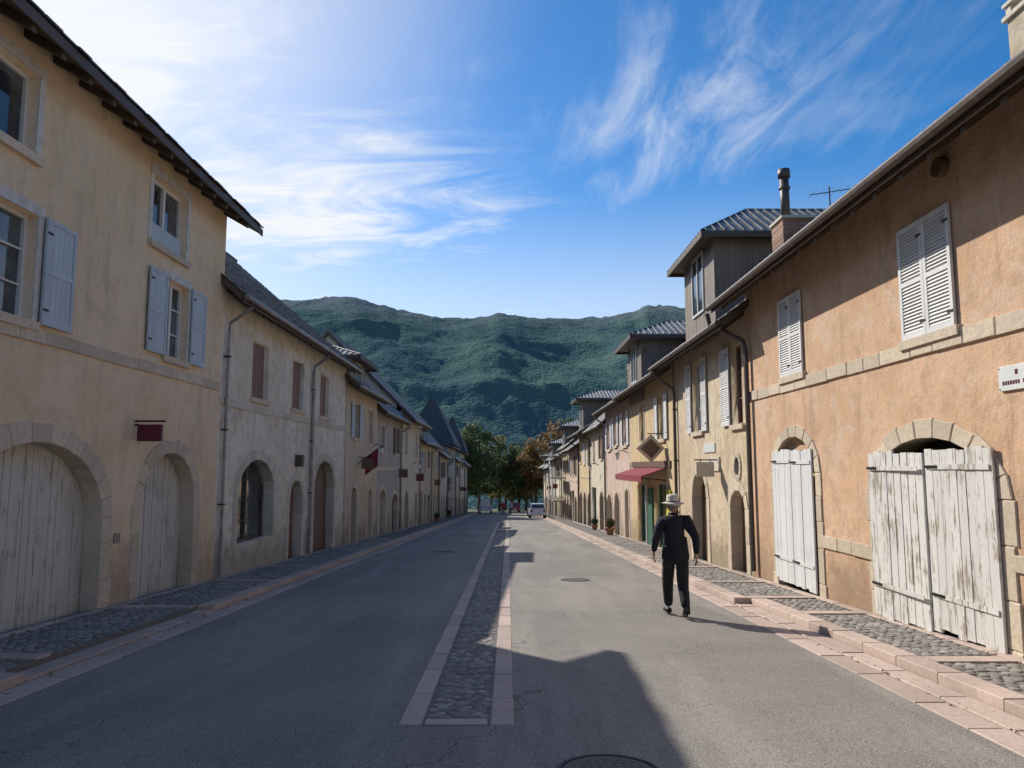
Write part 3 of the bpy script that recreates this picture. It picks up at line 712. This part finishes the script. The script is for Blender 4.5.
mb=MB(); mb.sbox(4.285,5.4,-6,12.72,-.05,.093); mb.sbox(4.005,5.4,12.75,124,-.05,.093); mb.make('pavement',M['mortar'])
mb=MB(); mb.sbox(-.66,-.14,6.0,62,-.05,.003); mb.make('median_drain',M['mortar'])
kb=MB()
def cross(x0,x1,y,z,w=.26):
    x=x0
    while x<x1-.01:
        l=min(U(.45,.6),x1-x); P0,P1=road(y),road(y+w)
        kb.rings([[(x+.004,y,P0+.02),(x+l-.004,y,P0+.02),(x+l-.004,y+w,P1+.02),(x+.004,y+w,P1+.02)],[(x+.004,y,P0+z),(x+l-.004,y,P0+z),(x+l-.004,y+w,P1+z),(x+.004,y+w,P1+z)]]); x+=l
SL=[5.5,8.0,11.75,15.6,19,22.3,25.8,29.2,32.6]; SRr=[5.4,7.75,11.0,12.75,15.2,18.6,22,25.4,28.8,32.2]
for yy in SL: cross(-6.03,-4.85,yy,.104)
for yy in SRr: cross(4.29 if yy<12.7 else 4.01,5.12,yy,.112)
blocks(-6.19,-6.04,-6,60,.0,.10); blocks(5.13,5.28,-6,60,.0,.108)
kb.make('paving_bands',M['pink_kerb'])
def cobbles(name,x0,x1,y0,y1,z,avoid,sz=.11):
    mb=MB(); y=y0; row=0
    while y<y1:
        x=x0+sz*.5+(sz*.5 if row%2 else 0)
        while x<x1-.03:
            cx=x+U(-.02,.02); cy=y+U(-.025,.025)
            if not any(a-.07<cy<a+.33 for a in avoid):
                rx,ry=sz*U(.40,.68),sz*U(.38,.62); an=U(0,3.14); h=U(.005,.013); bz=road(cy)+z
                rs=[]
                n=7; ph=[U(.78,1.12) for _ in range(n)]
                for k,(f,hh) in enumerate(((1,-.01),(.94,h*.6),(.75,h))):
                    rr=[]
                    for j in range(n):
                        t=2*math.pi*j/n; a=rx*math.cos(t)*ph[j]*f; b=ry*math.sin(t)*ph[j]*f
                        rr.append((cx+a*math.cos(an)-b*math.sin(an),cy+a*math.sin(an)+b*math.cos(an),bz+hh))
                    rs.append(rr)
                mb.rings(rs)
            x+=sz*U(.9,1.1)
        y+=sz*.88; row+=1
    mb.make(name,M['cobble'],None,True)
cobbles('pavement_cobbles',-6.03,-4.86,4.2,34,.084,SL)
cobbles('pavement_cobbles',4.30,5.12,3.8,12.7,.094,SRr); cobbles('pavement_cobbles',4.02,5.12,13.0,34,.094,SRr)
cobbles('median_cobbles',-.645,-.155,6.22,42,.0,[],.10)
def manhole(x,y,r=.32):
    e=empty('manhole_cover',(x,y,road(y)+.004)); e.rotation_euler=(-math.atan(SLOPE),0,0)
    mb=MB(); mb.tube([(0,0,-.03),(0,0,.003)],r,28)
    for a in range(-5,6):
        for b in range(-5,6):
            if math.hypot(a,b)*.055<r*.9: mb.box(a*.055-.013,a*.055+.013,b*.055-.013,b*.055+.013,.002,.006)
    mb.make('cover',M['mortar'],e)
    mb=MB(); n=28
    for k in range(n):
        t0=2*math.pi*k/n; t1=2*math.pi*(k+1)/n
        mb.hexa([(r*1.03*math.cos(t0),r*1.03*math.sin(t0),-.01),(r*1.12*math.cos(t0),r*1.12*math.sin(t0),-.01),(r*1.12*math.cos(t1),r*1.12*math.sin(t1),-.01),(r*1.03*math.cos(t1),r*1.03*math.sin(t1),-.01)],
                [(r*1.03*math.cos(t0),r*1.03*math.sin(t0),.006),(r*1.12*math.cos(t0),r*1.12*math.sin(t0),.006),(r*1.12*math.cos(t1),r*1.12*math.sin(t1),.006),(r*1.03*math.cos(t1),r*1.03*math.sin(t1),.006)])
    mb.make('ring',M['iron'],e)
manhole(.64,4.98,.30); manhole(1.46,16.7,.28); manhole(-2.2,26,.3)
lb=MB()
for k in range(1500):
    y=U(5,40)
    x=random.choice((-5.99,-4.53,5.08,3.78)) + random.gauss(0,.04)
    zz=road(y)+(.105 if abs(x)>4.9 else .012)
    an=U(0,6.28); l=U(.012,.03); nn=len(lb.v)
    lb.v+=[(x+l*math.cos(an),y+l*math.sin(an),zz),(x-l*.5*math.sin(an),y+l*.5*math.cos(an),zz+U(.004,.015)),(x-l*math.cos(an),y-l*math.sin(an),zz),(x+l*.5*math.sin(an),y-l*.5*math.cos(an),zz+U(.0,.01))]; lb.f.append((nn,nn+1,nn+2,nn+3))
lb.make('fallen_leaves',M['leafO'])

# ================================================================ MOUNTAIN
rid=[(-1.4,.12),(-.9,.16),(-.6,.19),(-.40,.218),(-.289,.226),(-.215,.229),(-.17,.217),(-.146,.209),(-.08,.200),(-.03,.202),(-.012,.207),(.005,.205),(.03,.201),(.06,.200),(.124,.201),(.17,.210),(.192,.218),(.246,.216),(.4,.19),(.7,.16),(1.4,.12)]
def rv(t):
    for i in range(len(rid)-1):
        if rid[i][0]<=t<=rid[i+1][0]:
            k=(t-rid[i][0])/(rid[i+1][0]-rid[i][0]); k=k*k*(3-2*k); return rid[i][1]*(1-k)+rid[i+1][1]*k
    return .12
NX,NY=420,170; vs=[]
for j in range(NY+1):
    v=j/NY; yy=1300+v*3000
    for i in range(NX+1):
        t=-1.0+2.0*i/NX
        x=t*(yy*.6+1300)
        tt=x/yy; top=rv(tt)*3400
        k=min(1,(yy-1300)/2100)
        p=Vector((x*.0011,yy*.0011,.3))
        rg=1-abs(noise.noise(p*.8+Vector((3,1,0))))*2; rg2=1-abs(noise.noise(p*2.2))*2; f=noise.fractal(p*7,.9,2.1,5)
        f2=noise.fractal(p*40,.8,2,3)
        if k<1: hgt=top*(k**1.06)+ math.sin(math.pi*k)*(rg*90+rg2*50-80)+f*20*min(1,k*4)*(1-.5*k)+f2*5
        else: hgt=top-(yy-3400)*.35+f*12+f2*7
        base=road(1300)-2
        vs.append((x,yy,base*(1-min(1,k*3))+hgt))
fs=[(j*(NX+1)+i,j*(NX+1)+i+1,(j+1)*(NX+1)+i+1,(j+1)*(NX+1)+i) for j in range(NY) for i in range(NX)]
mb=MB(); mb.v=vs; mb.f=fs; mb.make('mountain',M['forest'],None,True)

# ================================================================ TREES / PLANTS
def tree(name,x,y,h,cr,mat,n=2600,leaf=.36):
    e=empty(name,(x,y,road(y))); mb=MB()
    mb.tube([(0,0,-.3),(.1,.05,h*.2),(-.05,.1,h*.45),(.1,0,h*.75),(.05,0,h*.93)],[.28,.22,.17,.09,.03],8)
    cl=[]
    for k in range(12):
        a=U(0,6.28); zz=h*U(.18,.6); r=cr*U(.5,.95); tip=(r*math.cos(a),r*math.sin(a),zz+h*U(.05,.3))
        mb.tube([(0,0,zz),(tip[0]*.5,tip[1]*.5,zz+(tip[2]-zz)*.4),tip],[.1,.06,.02],6); cl.append((Vector(tip),cr*U(.28,.45)))
    for k in range(16):
        a=U(0,6.28); zz=U(.22,.97); r=cr*math.sqrt(max(.05,1-((zz-.55)/.5)**2))*U(.3,.85)
        cl.append((Vector((r*math.cos(a),r*math.sin(a),h*zz)),cr*U(.22,.42)))
    mb.make('trunk_and_limbs',M['bark'],e,True)
    lb=MB()
    for k in range(n):
        c,r=random.choice(cl); d=Vector((random.gauss(0,1),random.gauss(0,1),random.gauss(0,.8))).normalized()*r*(R()**.4)
        p=c+d; u=Vector((random.gauss(0,1),random.gauss(0,1),random.gauss(0,1))).normalized(); w=u.orthogonal().normalized(); l=leaf*U(.5,1.1)
        nn=len(lb.v); lb.v+=[tuple(p-u*l),tuple(p+w*l*.5),tuple(p+u*l),tuple(p-w*l*.5)]; lb.f.append((nn,nn+1,nn+2,nn+3))
    lb.make('foliage',mat,e)
for x,y,h,cr,m in ((-7.5,118,13,3.4,'leafG'),(-4.6,119,13.5,3.4,'leafG'),(-5,129,14.5,3.8,'leafG'),(-1.5,131,12.5,3.6,'leafY'),(1.8,129,11,3.4,'leafG'),(4.6,127,13,3.6,'leafO'),(7.5,124,14.5,4,'leafO'),(-9,130,14,4.5,'leafG'),(-.5,145,11,3.6,'leafO'),(3.4,143,12,4,'leafY'),(10.5,128,15,4.5,'leafG'),(-3.5,155,12,5,'leafG'),(5,160,13,5,'leafG'),(.8,166,12,5,'leafG')):
    tree('street_tree',x,y,h,cr,M[m])
def planter(x,y,sc=1,flower=True,tall=.5):
    z=road(y)+.1; e=empty('flower_planter',(x,y,z)); mb=MB(); n=14
    prof=[(.16,0),(.2,.12),(.24,.32),(.27,.34),(.27,.39),(.22,.39),(.2,.33)]
    mb.rings([[(r*sc*math.cos(2*math.pi*k/n),r*sc*math.sin(2*math.pi*k/n),h*sc) for k in range(n)] for r,h in prof]); mb.make('pot',M['terracotta'],e,True)
    for nm,mt,cnt,l in (('foliage','leafG',420,.045),('blossoms','flower',60 if flower else 0,.03)):
        lb=MB()
        for k in range(cnt):
            d=Vector((random.gauss(0,1),random.gauss(0,1),random.gauss(0,1))).normalized()*(R()**.5 if nm=='foliage' else 1)
            p=Vector((d.x*.28*sc,d.y*.28*sc,.39*sc+tall*.45+d.z*tall*.5)); u=Vector((random.gauss(0,1),random.gauss(0,1),random.gauss(0,1))).normalized(); w=u.orthogonal()
            nn=len(lb.v); lb.v+=[tuple(p-u*l),tuple(p+w*l*.6),tuple(p+u*l),tuple(p-w*l*.6)]; lb.f.append((nn,nn+1,nn+2,nn+3))
        lb.make(nm,M[mt],e)
for x,y,fl_ in ((4.9,36.5,True),(4.9,43,False),(-5.7,61,False),(-5.8,75,False)): planter(x,y,U(.7,.95),fl_,U(.3,.5))
fl=empty('wall_flag'); mb=MB(); mb.tube([(-6.2,31,.1),(-5.35,31,.75)],.02,6); mb.make('pole',M['iron'],fl)
mb=MB(); rs=[]
for k in range(9):
    t=k/8; rs.append((-5.85+.5*t,31+.05*math.sin(t*9),.37+.38*t))
for k in range(8):
    a,b=rs[k],rs[k+1]; nn=len(mb.v); mb.v+=[a,b,(b[0]-.02,b[1]+.04,b[2]-.75),(a[0]-.02,a[1]+.04,a[2]-.7)]; mb.f.append((nn,nn+1,nn+2,nn+3))
mb.make('cloth',M['awning'],fl)
def lantern(s,y,z):
    e=empty('wall_lantern'); F=Fac(s,WW(s),e); F.get('bracket','iron').tube([F.P(0,y,z),F.P(.3,y,z+.12),F.P(.5,y,z+.05)],.018,6)
    F.get('lamp_body','iron').tube([F.P(.5,y,z+.02),F.P(.5,y,z-.04)],[.03,.14],8); F.get('lamp_glass','signwhite').tube([F.P(.5,y,z-.045),F.P(.5,y,z-.3)],[.11,.07],6); F.flush()
lantern(-1,34,.9); lantern(-1,49,.2); lantern(1,33,.6); lantern(1,44,.1)

# ================================================================ VEHICLES
def car(name,x,y,c,L=4.1,Wd=1.7,H=1.48,van=False,rot=0):
    e=empty(name,(x,y,road(y))); e.rotation_euler=(-math.atan(SLOPE),0,rot)
    pm=plain('car_paint',c,.25,.1,2,.08)
    h=L/2; lower=[(-h,.3),(-h+.05,.75),(-h+.1,.95),(h-1.0,.95),(h-.15,.8),(h,.6),(h-.02,.3)]
    mb=MB(); w=Wd/2
    rs=[]
    for xx,sc in ((-w,.94),(-w+.06,1),(w-.06,1),(w,.94)): rs.append([(xx,yy*sc,.3+(zz-.3)*(.97 if sc<1 else 1)) for yy,zz in lower])
    mb.rings(rs)
    top=[(-h+.12,.94),(-h+.35,H-.05),(-h+.7,H),(h-1.9,H),(h-1.05,.94)] if not van else [(-h+.08,.94),(-h+.12,H-.1),(-h+.3,H),(h-1.3,H),(h-.6,.94)]
    rs=[]
    for xx in (-1,1): rs.append([(xx*(w-.06-(zz-.94)*.28),yy,zz) for yy,zz in top])
    mb.rings(rs); ob=mb.make('body',pm,e,bevel=.04)
    g=MB()
    for sg in (-1,1):
        q=[(-h+.4,1.0),(-h+.55,H-.12),(h-1.95,H-.12),(h-1.3,1.0)]
        g.hexa([(sg*(w-.055-(zz-.94)*.28),yy,zz) for yy,zz in q],[(sg*(w-.045-(zz-.94)*.28),yy,zz) for yy,zz in q])
    g.hexa([(-w+.25,-h+.12,1.02),(w-.25,-h+.12,1.02),(w-.3,-h+.31,H-.12),(-w+.3,-h+.31,H-.12)],[(-w+.25,-h+.16,1.02),(w-.25,-h+.16,1.02),(w-.3,-h+.35,H-.12),(-w+.3,-h+.35,H-.12)])
    g.make('windows',M['glass'],e)
    t=MB()
    for yy in (-h+.75,h-.8):
        for sg in (-1,1): t.tube([(sg*(w-.2),yy,.31),(sg*(w+.01),yy,.31)],.31,18)
    t.make('wheels',M['iron'],e)
    t=MB()
    for sg in (-1,1): t.box(sg*(w-.2)-.12,sg*(w-.2)+.12,-h-.005,-h+.04,.66,.84)
    t.make('tail_lights',M['signred'],e)
    t=MB(); t.box(-.26,.26,-h-.012,-h,.45,.56); t.make('number_plate',M['signwhite'],e)
car('parked_car',3.0,78,(.7,.7,.7)); car('parked_car',3.1,88,(.08,.09,.11)); car('parked_van',-3.2,108,(.5,.5,.52),4.8,1.8,2.0,True); car('parked_car',1.0,116,(.35,.04,.03))

# ================================================================ PEOPLE
def clothm(name,c,rough=.9):
    m,nt,b=newmat(name); v=coords(nt); n=nz(nt,v,7,3,.6,.6)
    cc=mix(nt,ramp(nt,n,.35,.7),c,tuple(x*.6 for x in c)); nt.links.new(cc,b.inputs['Base Color']); b.inputs['Roughness'].default_value=rough
    bump(nt,b,n,.9,.06); return m
M['jacket']=clothm('navy_jacket',(.014,.015,.022)); M['trousers']=clothm('dark_trousers',(.018,.018,.023)); M['skin']=plain('skin',(.50,.29,.20),.55,0,20,.15)
M['shoe']=plain('black_leather',(.012,.011,.010),.4); M['hair']=plain('grey_hair',(.25,.23,.21),.8,0,60,.4); M['straw']=plain('straw',(.70,.63,.50),.85,0,70,.3); M['band']=plain('hat_band',(.12,.09,.07),.8); M['eye']=plain('eye',(.03,.02,.015),.2)
def skin(name,pts,edges,rad,roots,mats,parent,sub=2,matf=None):
    me=bpy.data.meshes.new(name+'_cage'); me.from_pydata([tuple(p) for p in pts],edges,[]); ob=bpy.data.objects.new(name+'_cage',me); col.objects.link(ob)
    md=ob.modifiers.new('s','SKIN'); sv=me.skin_vertices[0].data
    for i,r in enumerate(rad):
        sv[i].radius=r if isinstance(r,tuple) else (r,r); sv[i].use_root=(i in roots)
    md.use_smooth_shade=True; md.branch_smoothing=.3
    if sub: s2=ob.modifiers.new('sub','SUBSURF'); s2.levels=sub; s2.render_levels=sub
    dg=bpy.context.evaluated_depsgraph_get(); m2=bpy.data.meshes.new_from_object(ob.evaluated_get(dg)); bpy.data.objects.remove(ob)
    o=bpy.data.objects.new(name,m2); col.objects.link(o); o.parent=parent; m2.materials.clear()
    for m in mats: m2.materials.append(m)
    for p in m2.polygons:
        p.use_smooth=True
        if matf: p.material_index=matf(p.center)
    return o
def person(name,x,y,top='jacket',bot='trousers',sc=1,hat=True,rot=0):
    e=empty(name,(x,y,road(y)+.0)); e.scale=(sc,sc,sc); e.rotation_euler=(0,0,rot)
    pts=[(.01,-.01,.93),(.005,-.005,1.10),(0,.0,1.27),(-.005,.02,1.41),(-.005,.035,1.49),(-.005,.05,1.56),
         (-.185,.045,1.405),(-.290,-.04,1.155),(-.300,.10,.945),
         (.180,-.01,1.42),(.285,-.13,1.17),(.290,-.13,.92),
         (-.090,.02,.86),(-.085,.17,.49),(-.060,.26,.105),
         (.100,-.03,.86),(.098,-.03,.48),(.075,-.30,.175)]
    ed=[(0,1),(1,2),(2,3),(3,4),(4,5),(3,6),(6,7),(7,8),(3,9),(9,10),(10,11),(0,12),(12,13),(13,14),(0,15),(15,16),(16,17)]
    rad=[(.185,.13),(.195,.14),(.215,.145),(.15,.105),(.062,.062),(.054,.057),(.095,.09),(.068,.066),(.048,.045),(.095,.09),(.068,.066),(.048,.045),(.12,.12),(.088,.09),(.066,.070),(.12,.12),(.088,.09),(.066,.070)]
    def mf(c): 
        if c.z>1.485 and abs(c.x)<.08: return 2
        if c.z<.86 and abs(c.x)<.21: return 1
        return 0
    skin('body',pts,ed,rad,[0],[M[top],M[bot],M['skin']],e,2,mf)
    mb=MB(); n=24
    mb.rings([[(rx*math.cos(2*math.pi*k/n)+.005,ry*math.sin(2*math.pi*k/n)-.003,z+.008*math.sin(10*math.pi*k/n)) for k in range(n)] for rx,ry,z in ((.175,.13,1.16),(.192,.148,1.02),(.207,.162,.88),(.200,.157,.845),(.18,.14,.85))],cap=False); mb.make('jacket_hem',M[top],e,True)
    mb=MB(); mb.rings([[(rx*math.cos(2*math.pi*k/n)-.005,ry*math.sin(2*math.pi*k/n)+.034,z) for k in range(n)] for rx,ry,z in ((.11,.09,1.45),(.078,.073,1.50),(.072,.070,1.53),(.062,.06,1.53))],cap=False); mb.make('collar',M[top],e,True)
    hg=bpy.data.objects.new('head_group',None); col.objects.link(hg); hg.parent=e; hg.location=(-.005,.03,0); hg.rotation_euler=(0,0,math.radians(4))
    bm=bmesh.new(); bmesh.ops.create_uvsphere(bm,u_segments=24,v_segments=18,radius=1)
    for v in bm.verts:
        c=v.co; w=.080*(1-.18*max(0,-c.z)); v.co=Vector((c.x*w,c.y*.098+(.012*max(0,-c.z) if c.y>0 else 0),c.z*.118))
    me=bpy.data.meshes.new('head'); bm.to_mesh(me); bm.free()
    for p in me.polygons: p.use_smooth=True
    me.materials.append(M['skin']); me.materials.append(M['hair'])
    for p in me.polygons:
        if p.center.y<.035 and p.center.z>-.05+max(0,p.center.y)*1.2 or p.center.z>.07: p.material_index=1
    hd=bpy.data.objects.new('head',me); col.objects.link(hd); hd.parent=hg; hd.location=(0,.025,1.635)
    mb=MB(); mb.tube([(0,.115,1.66),(0,.14,1.625),(0,.118,1.612)],[.010,.016,.010],8)
    for sg in (-1,1): mb.tube([(sg*.078,.02,1.665),(sg*.090,.008,1.64),(sg*.08,.015,1.60)],[.010,.018,.009],8)
    mb.make('nose_and_ears',M['skin'],hg,True)
    mb=MB()
    for sg in (-1,1): mb.tube([(sg*.032,.108,1.648),(sg*.032,.118,1.648)],.010,8)
    mb.make('eyes',M['eye'],hg,True)
    mb=MB(); mb.tube([(-.025,.118,1.578),(0,.124,1.576),(.025,.118,1.578)],.005,6); mb.make('mouth',M['awning'],hg,True)
    if hat:
        mb=MB(); n=32
        def ring(r,z,ry=1.12,wv=0): return [(r*math.cos(2*math.pi*k/n),r*ry*math.sin(2*math.pi*k/n)+.02,z+wv*math.cos(4*math.pi*k/n)) for k in range(n)]
        mb.rings([ring(.09,1.668),ring(.13,1.660,1.1,.006),ring(.165,1.655,1.1,.014),ring(.169,1.662,1.1,.014),ring(.13,1.674,1.1,.006),ring(.098,1.69),ring(.094,1.75),ring(.084,1.79),ring(.05,1.803),ring(.02,1.795)]); mb.make('straw_hat',M['straw'],hg,True)
        mb=MB(); mb.rings([ring(.0995,1.685),ring(.0985,1.705)],cap=False); mb.make('hat_band',M['band'],hg,True)
    for nm,ax,ay,az,pt in (('lead',-.060,.26,.0,.0),('trail',.075,-.30,.095,.65)):
        cc,ss=math.cos(pt),math.sin(pt)
        def T(p): return (ax+p[0],ay+p[1]*cc+p[2]*ss*.3,az+p[2]*cc-p[1]*ss*.75)
        out=-.02 if nm=='lead' else .02
        pp=[T((0,-.055,.052)),T((0,0,.075)),T((out*.4,.07,.05)),T((out*.8,.145,.040)),(ax+out,ay+.19*(cc if nm=='trail' else 1)+(.02 if nm=='trail' else 0),.034 if nm=='trail' else .032)]
        skin('shoe',pp,[(0,1),(1,2),(2,3),(3,4)],[(.042,.047),(.050,.058),(.050,.045),(.050,.034),(.036,.028)],[1],[M['shoe']],e,1)
    for sg,wx,wy,wz in ((-1,-.300,.10,.945),(1,.290,-.13,.92)):
        P=[(wx,wy,wz+.03),(wx+sg*.004,wy+.008,wz-.03),(wx+sg*.004,wy+.012,wz-.085)]; E=[(0,1),(1,2)]; Rr=[(.024,.028),(.017,.036),(.015,.040)]; roots=[0]
        for k,(dy,ln) in enumerate(((.032,.072),(.011,.082),(-.011,.077),(-.032,.06))):
            b=len(P); y0_=wy+.012+dy; z0_=wz-.085
            P+=[(wx+sg*.004,y0_,z0_+.01),(wx,y0_+.003,z0_-ln*.5),(wx-sg*.014,y0_+.004,z0_-ln*.85),(wx-sg*.026,y0_+.004,z0_-ln)]
            E+=[(b,b+1),(b+1,b+2),(b+2,b+3)]; Rr+=[.0095,.009,.008,.007]; roots.append(b)
        b=len(P); P+=[(wx-sg*.004,wy+.03,wz-.03),(wx-sg*.016,wy+.058,wz-.062),(wx-sg*.024,wy+.064,wz-.095)]; E+=[(b,b+1),(b+1,b+2)]; Rr+=[.013,.011,.009]; roots.append(b)
        skin('hand',P,E,Rr,roots,[M['skin']],e,1)
    return e
person('man',2.50,11.42)
M['white_top']=clothm('white_shirt',(.6,.6,.6)); M['red_top']=clothm('red_shirt',(.45,.06,.05)); M['jeans']=clothm('blue_jeans',(.06,.09,.16))
for x,y,t in ((-.6,92,'red_top'),(.3,97,'white_top')): person('pedestrian',x,y,t,'jeans',.98,False,U(-.5,.5))

# ================================================================ SKY + SUN
EL,AZ=math.radians(35.5),math.radians(-41)
S=Vector((math.sin(AZ)*math.cos(EL),math.cos(AZ)*math.cos(EL),math.sin(EL)))
w=bpy.data.worlds.new('World'); scene.world=w; w.use_nodes=True; nt=w.node_tree
bg=nt.nodes['Background']; sky=nt.nodes.new('ShaderNodeTexSky'); sky.sky_type='NISHITA'; sky.sun_disc=False
sky.sun_elevation=EL; sky.sun_rotation=AZ; sky.altitude=1000; sky.air_density=1.0; sky.dust_density=1.0; sky.ozone_density=3.0
tc=nt.nodes.new('ShaderNodeTexCoord'); sp=nt.nodes.new('ShaderNodeSeparateXYZ'); nt.links.new(tc.outputs['Generated'],sp.inputs[0])
den=math_(nt,'ADD',math_(nt,'MAXIMUM',sp.outputs['Z'],0),.10)
px=math_(nt,'DIVIDE',sp.outputs['X'],den); py=math_(nt,'DIVIDE',sp.outputs['Y'],den)
cb=nt.nodes.new('ShaderNodeCombineXYZ'); nt.links.new(px,cb.inputs[0]); nt.links.new(py,cb.inputs[1])
def vmap(rot,sc,loc=(0,0,0)):
    mp=nt.nodes.new('ShaderNodeMapping'); mp.inputs['Rotation'].default_value=(0,0,rot); mp.inputs['Scale'].default_value=sc; mp.inputs['Location'].default_value=loc
    nt.links.new(cb.outputs[0],mp.inputs['Vector']); return mp.outputs['Vector']
def blob(cx,cy,rx,ry):
    dx=math_(nt,'DIVIDE',math_(nt,'SUBTRACT',px,cx),rx); dy=math_(nt,'DIVIDE',math_(nt,'SUBTRACT',py,cy),ry)
    d=math_(nt,'SQRT',math_(nt,'ADD',math_(nt,'MULTIPLY',dx,dx),math_(nt,'MULTIPLY',dy,dy)))
    return ramp(nt,d,0,1,1,0)
s1=nz(nt,vmap(.55,(.9,2.4,1)),1.9,7,.62,1.9); s2=nz(nt,vmap(-.45,(3.4,.9,1),(4,2,0)),2.2,7,.64,.8); m1=nz(nt,vmap(0,(1,1,1),(7.3,1.2,0)),1.1,3,.6,.8)
b1=math_(nt,'MAXIMUM',blob(-.60,2.20,1.0,1.0),math_(nt,'MULTIPLY',blob(-1.1,1.5,1.0,1.0),.85))
b1=math_(nt,'MAXIMUM',b1,math_(nt,'MULTIPLY',blob(-.9,3.6,2.4,1.7),.75))
b2=blob(.42,1.70,.42,.65)
a=math_(nt,'MULTIPLY',ramp(nt,math_(nt,'ADD',math_(nt,'ADD',math_(nt,'MULTIPLY',s1,.6),math_(nt,'MULTIPLY',m1,.4)),math_(nt,'MULTIPLY',b1,.18)),.46,.86),ramp(nt,b1,0,.6,.03,1))
b_=math_(nt,'MULTIPLY',ramp(nt,math_(nt,'ADD',math_(nt,'MULTIPLY',s2,.75),math_(nt,'MULTIPLY',m1,.25)),.42,.74,0,.42),b2)
bk=ramp(nt,math_(nt,'ADD',math_(nt,'MULTIPLY',s2,.5),math_(nt,'MULTIPLY',m1,.5)),.50,.76,0,.20)
dt=nt.nodes.new('ShaderNodeVectorMath'); dt.operation='DOT_PRODUCT'; nt.links.new(tc.outputs['Generated'],dt.inputs[0]); dt.inputs[1].default_value=S
glow=ramp(nt,dt.outputs['Value'],.80,1.01,0,.70)
cl=math_(nt,'MINIMUM',math_(nt,'ADD',math_(nt,'ADD',a,b_),bk),.92)
hz=ramp(nt,sp.outputs['Z'],.14,.38,.50,0)
cl=math_(nt,'MAXIMUM',cl,hz)
cl=math_(nt,'MINIMUM',math_(nt,'ADD',cl,math_(nt,'MULTIPLY',glow,.8)),1.0)
hs=nt.nodes.new('ShaderNodeHueSaturation'); hs.inputs['Saturation'].default_value=1.35; nt.links.new(sky.outputs[0],hs.inputs['Color'])
c=mix(nt,cl,hs.outputs[0],(6.2,6.35,6.5))
nt.links.new(c,bg.inputs['Color']); bg.inputs['Strength'].default_value=.15
ld=bpy.data.lights.new('sun','SUN'); ld.energy=5; ld.angle=math.radians(.5); ld.color=(1,.95,.86)
lo=bpy.data.objects.new('sun',ld); col.objects.link(lo); lo.rotation_euler=(-S).to_track_quat('-Z','Y').to_euler()
cd=bpy.data.cameras.new('camera'); cd.sensor_width=36; cd.lens=750/1024*36; cd.clip_start=.1; cd.clip_end=20000
co=bpy.data.objects.new('camera',cd); col.objects.link(co); co.location=(0,0,0); co.rotation_euler=(math.radians(96.3),0,math.radians(-.3)); scene.camera=co
scene.view_settings.view_transform='Standard'; scene.view_settings.look='None'; scene.view_settings.exposure=0; scene.view_settings.gamma=1
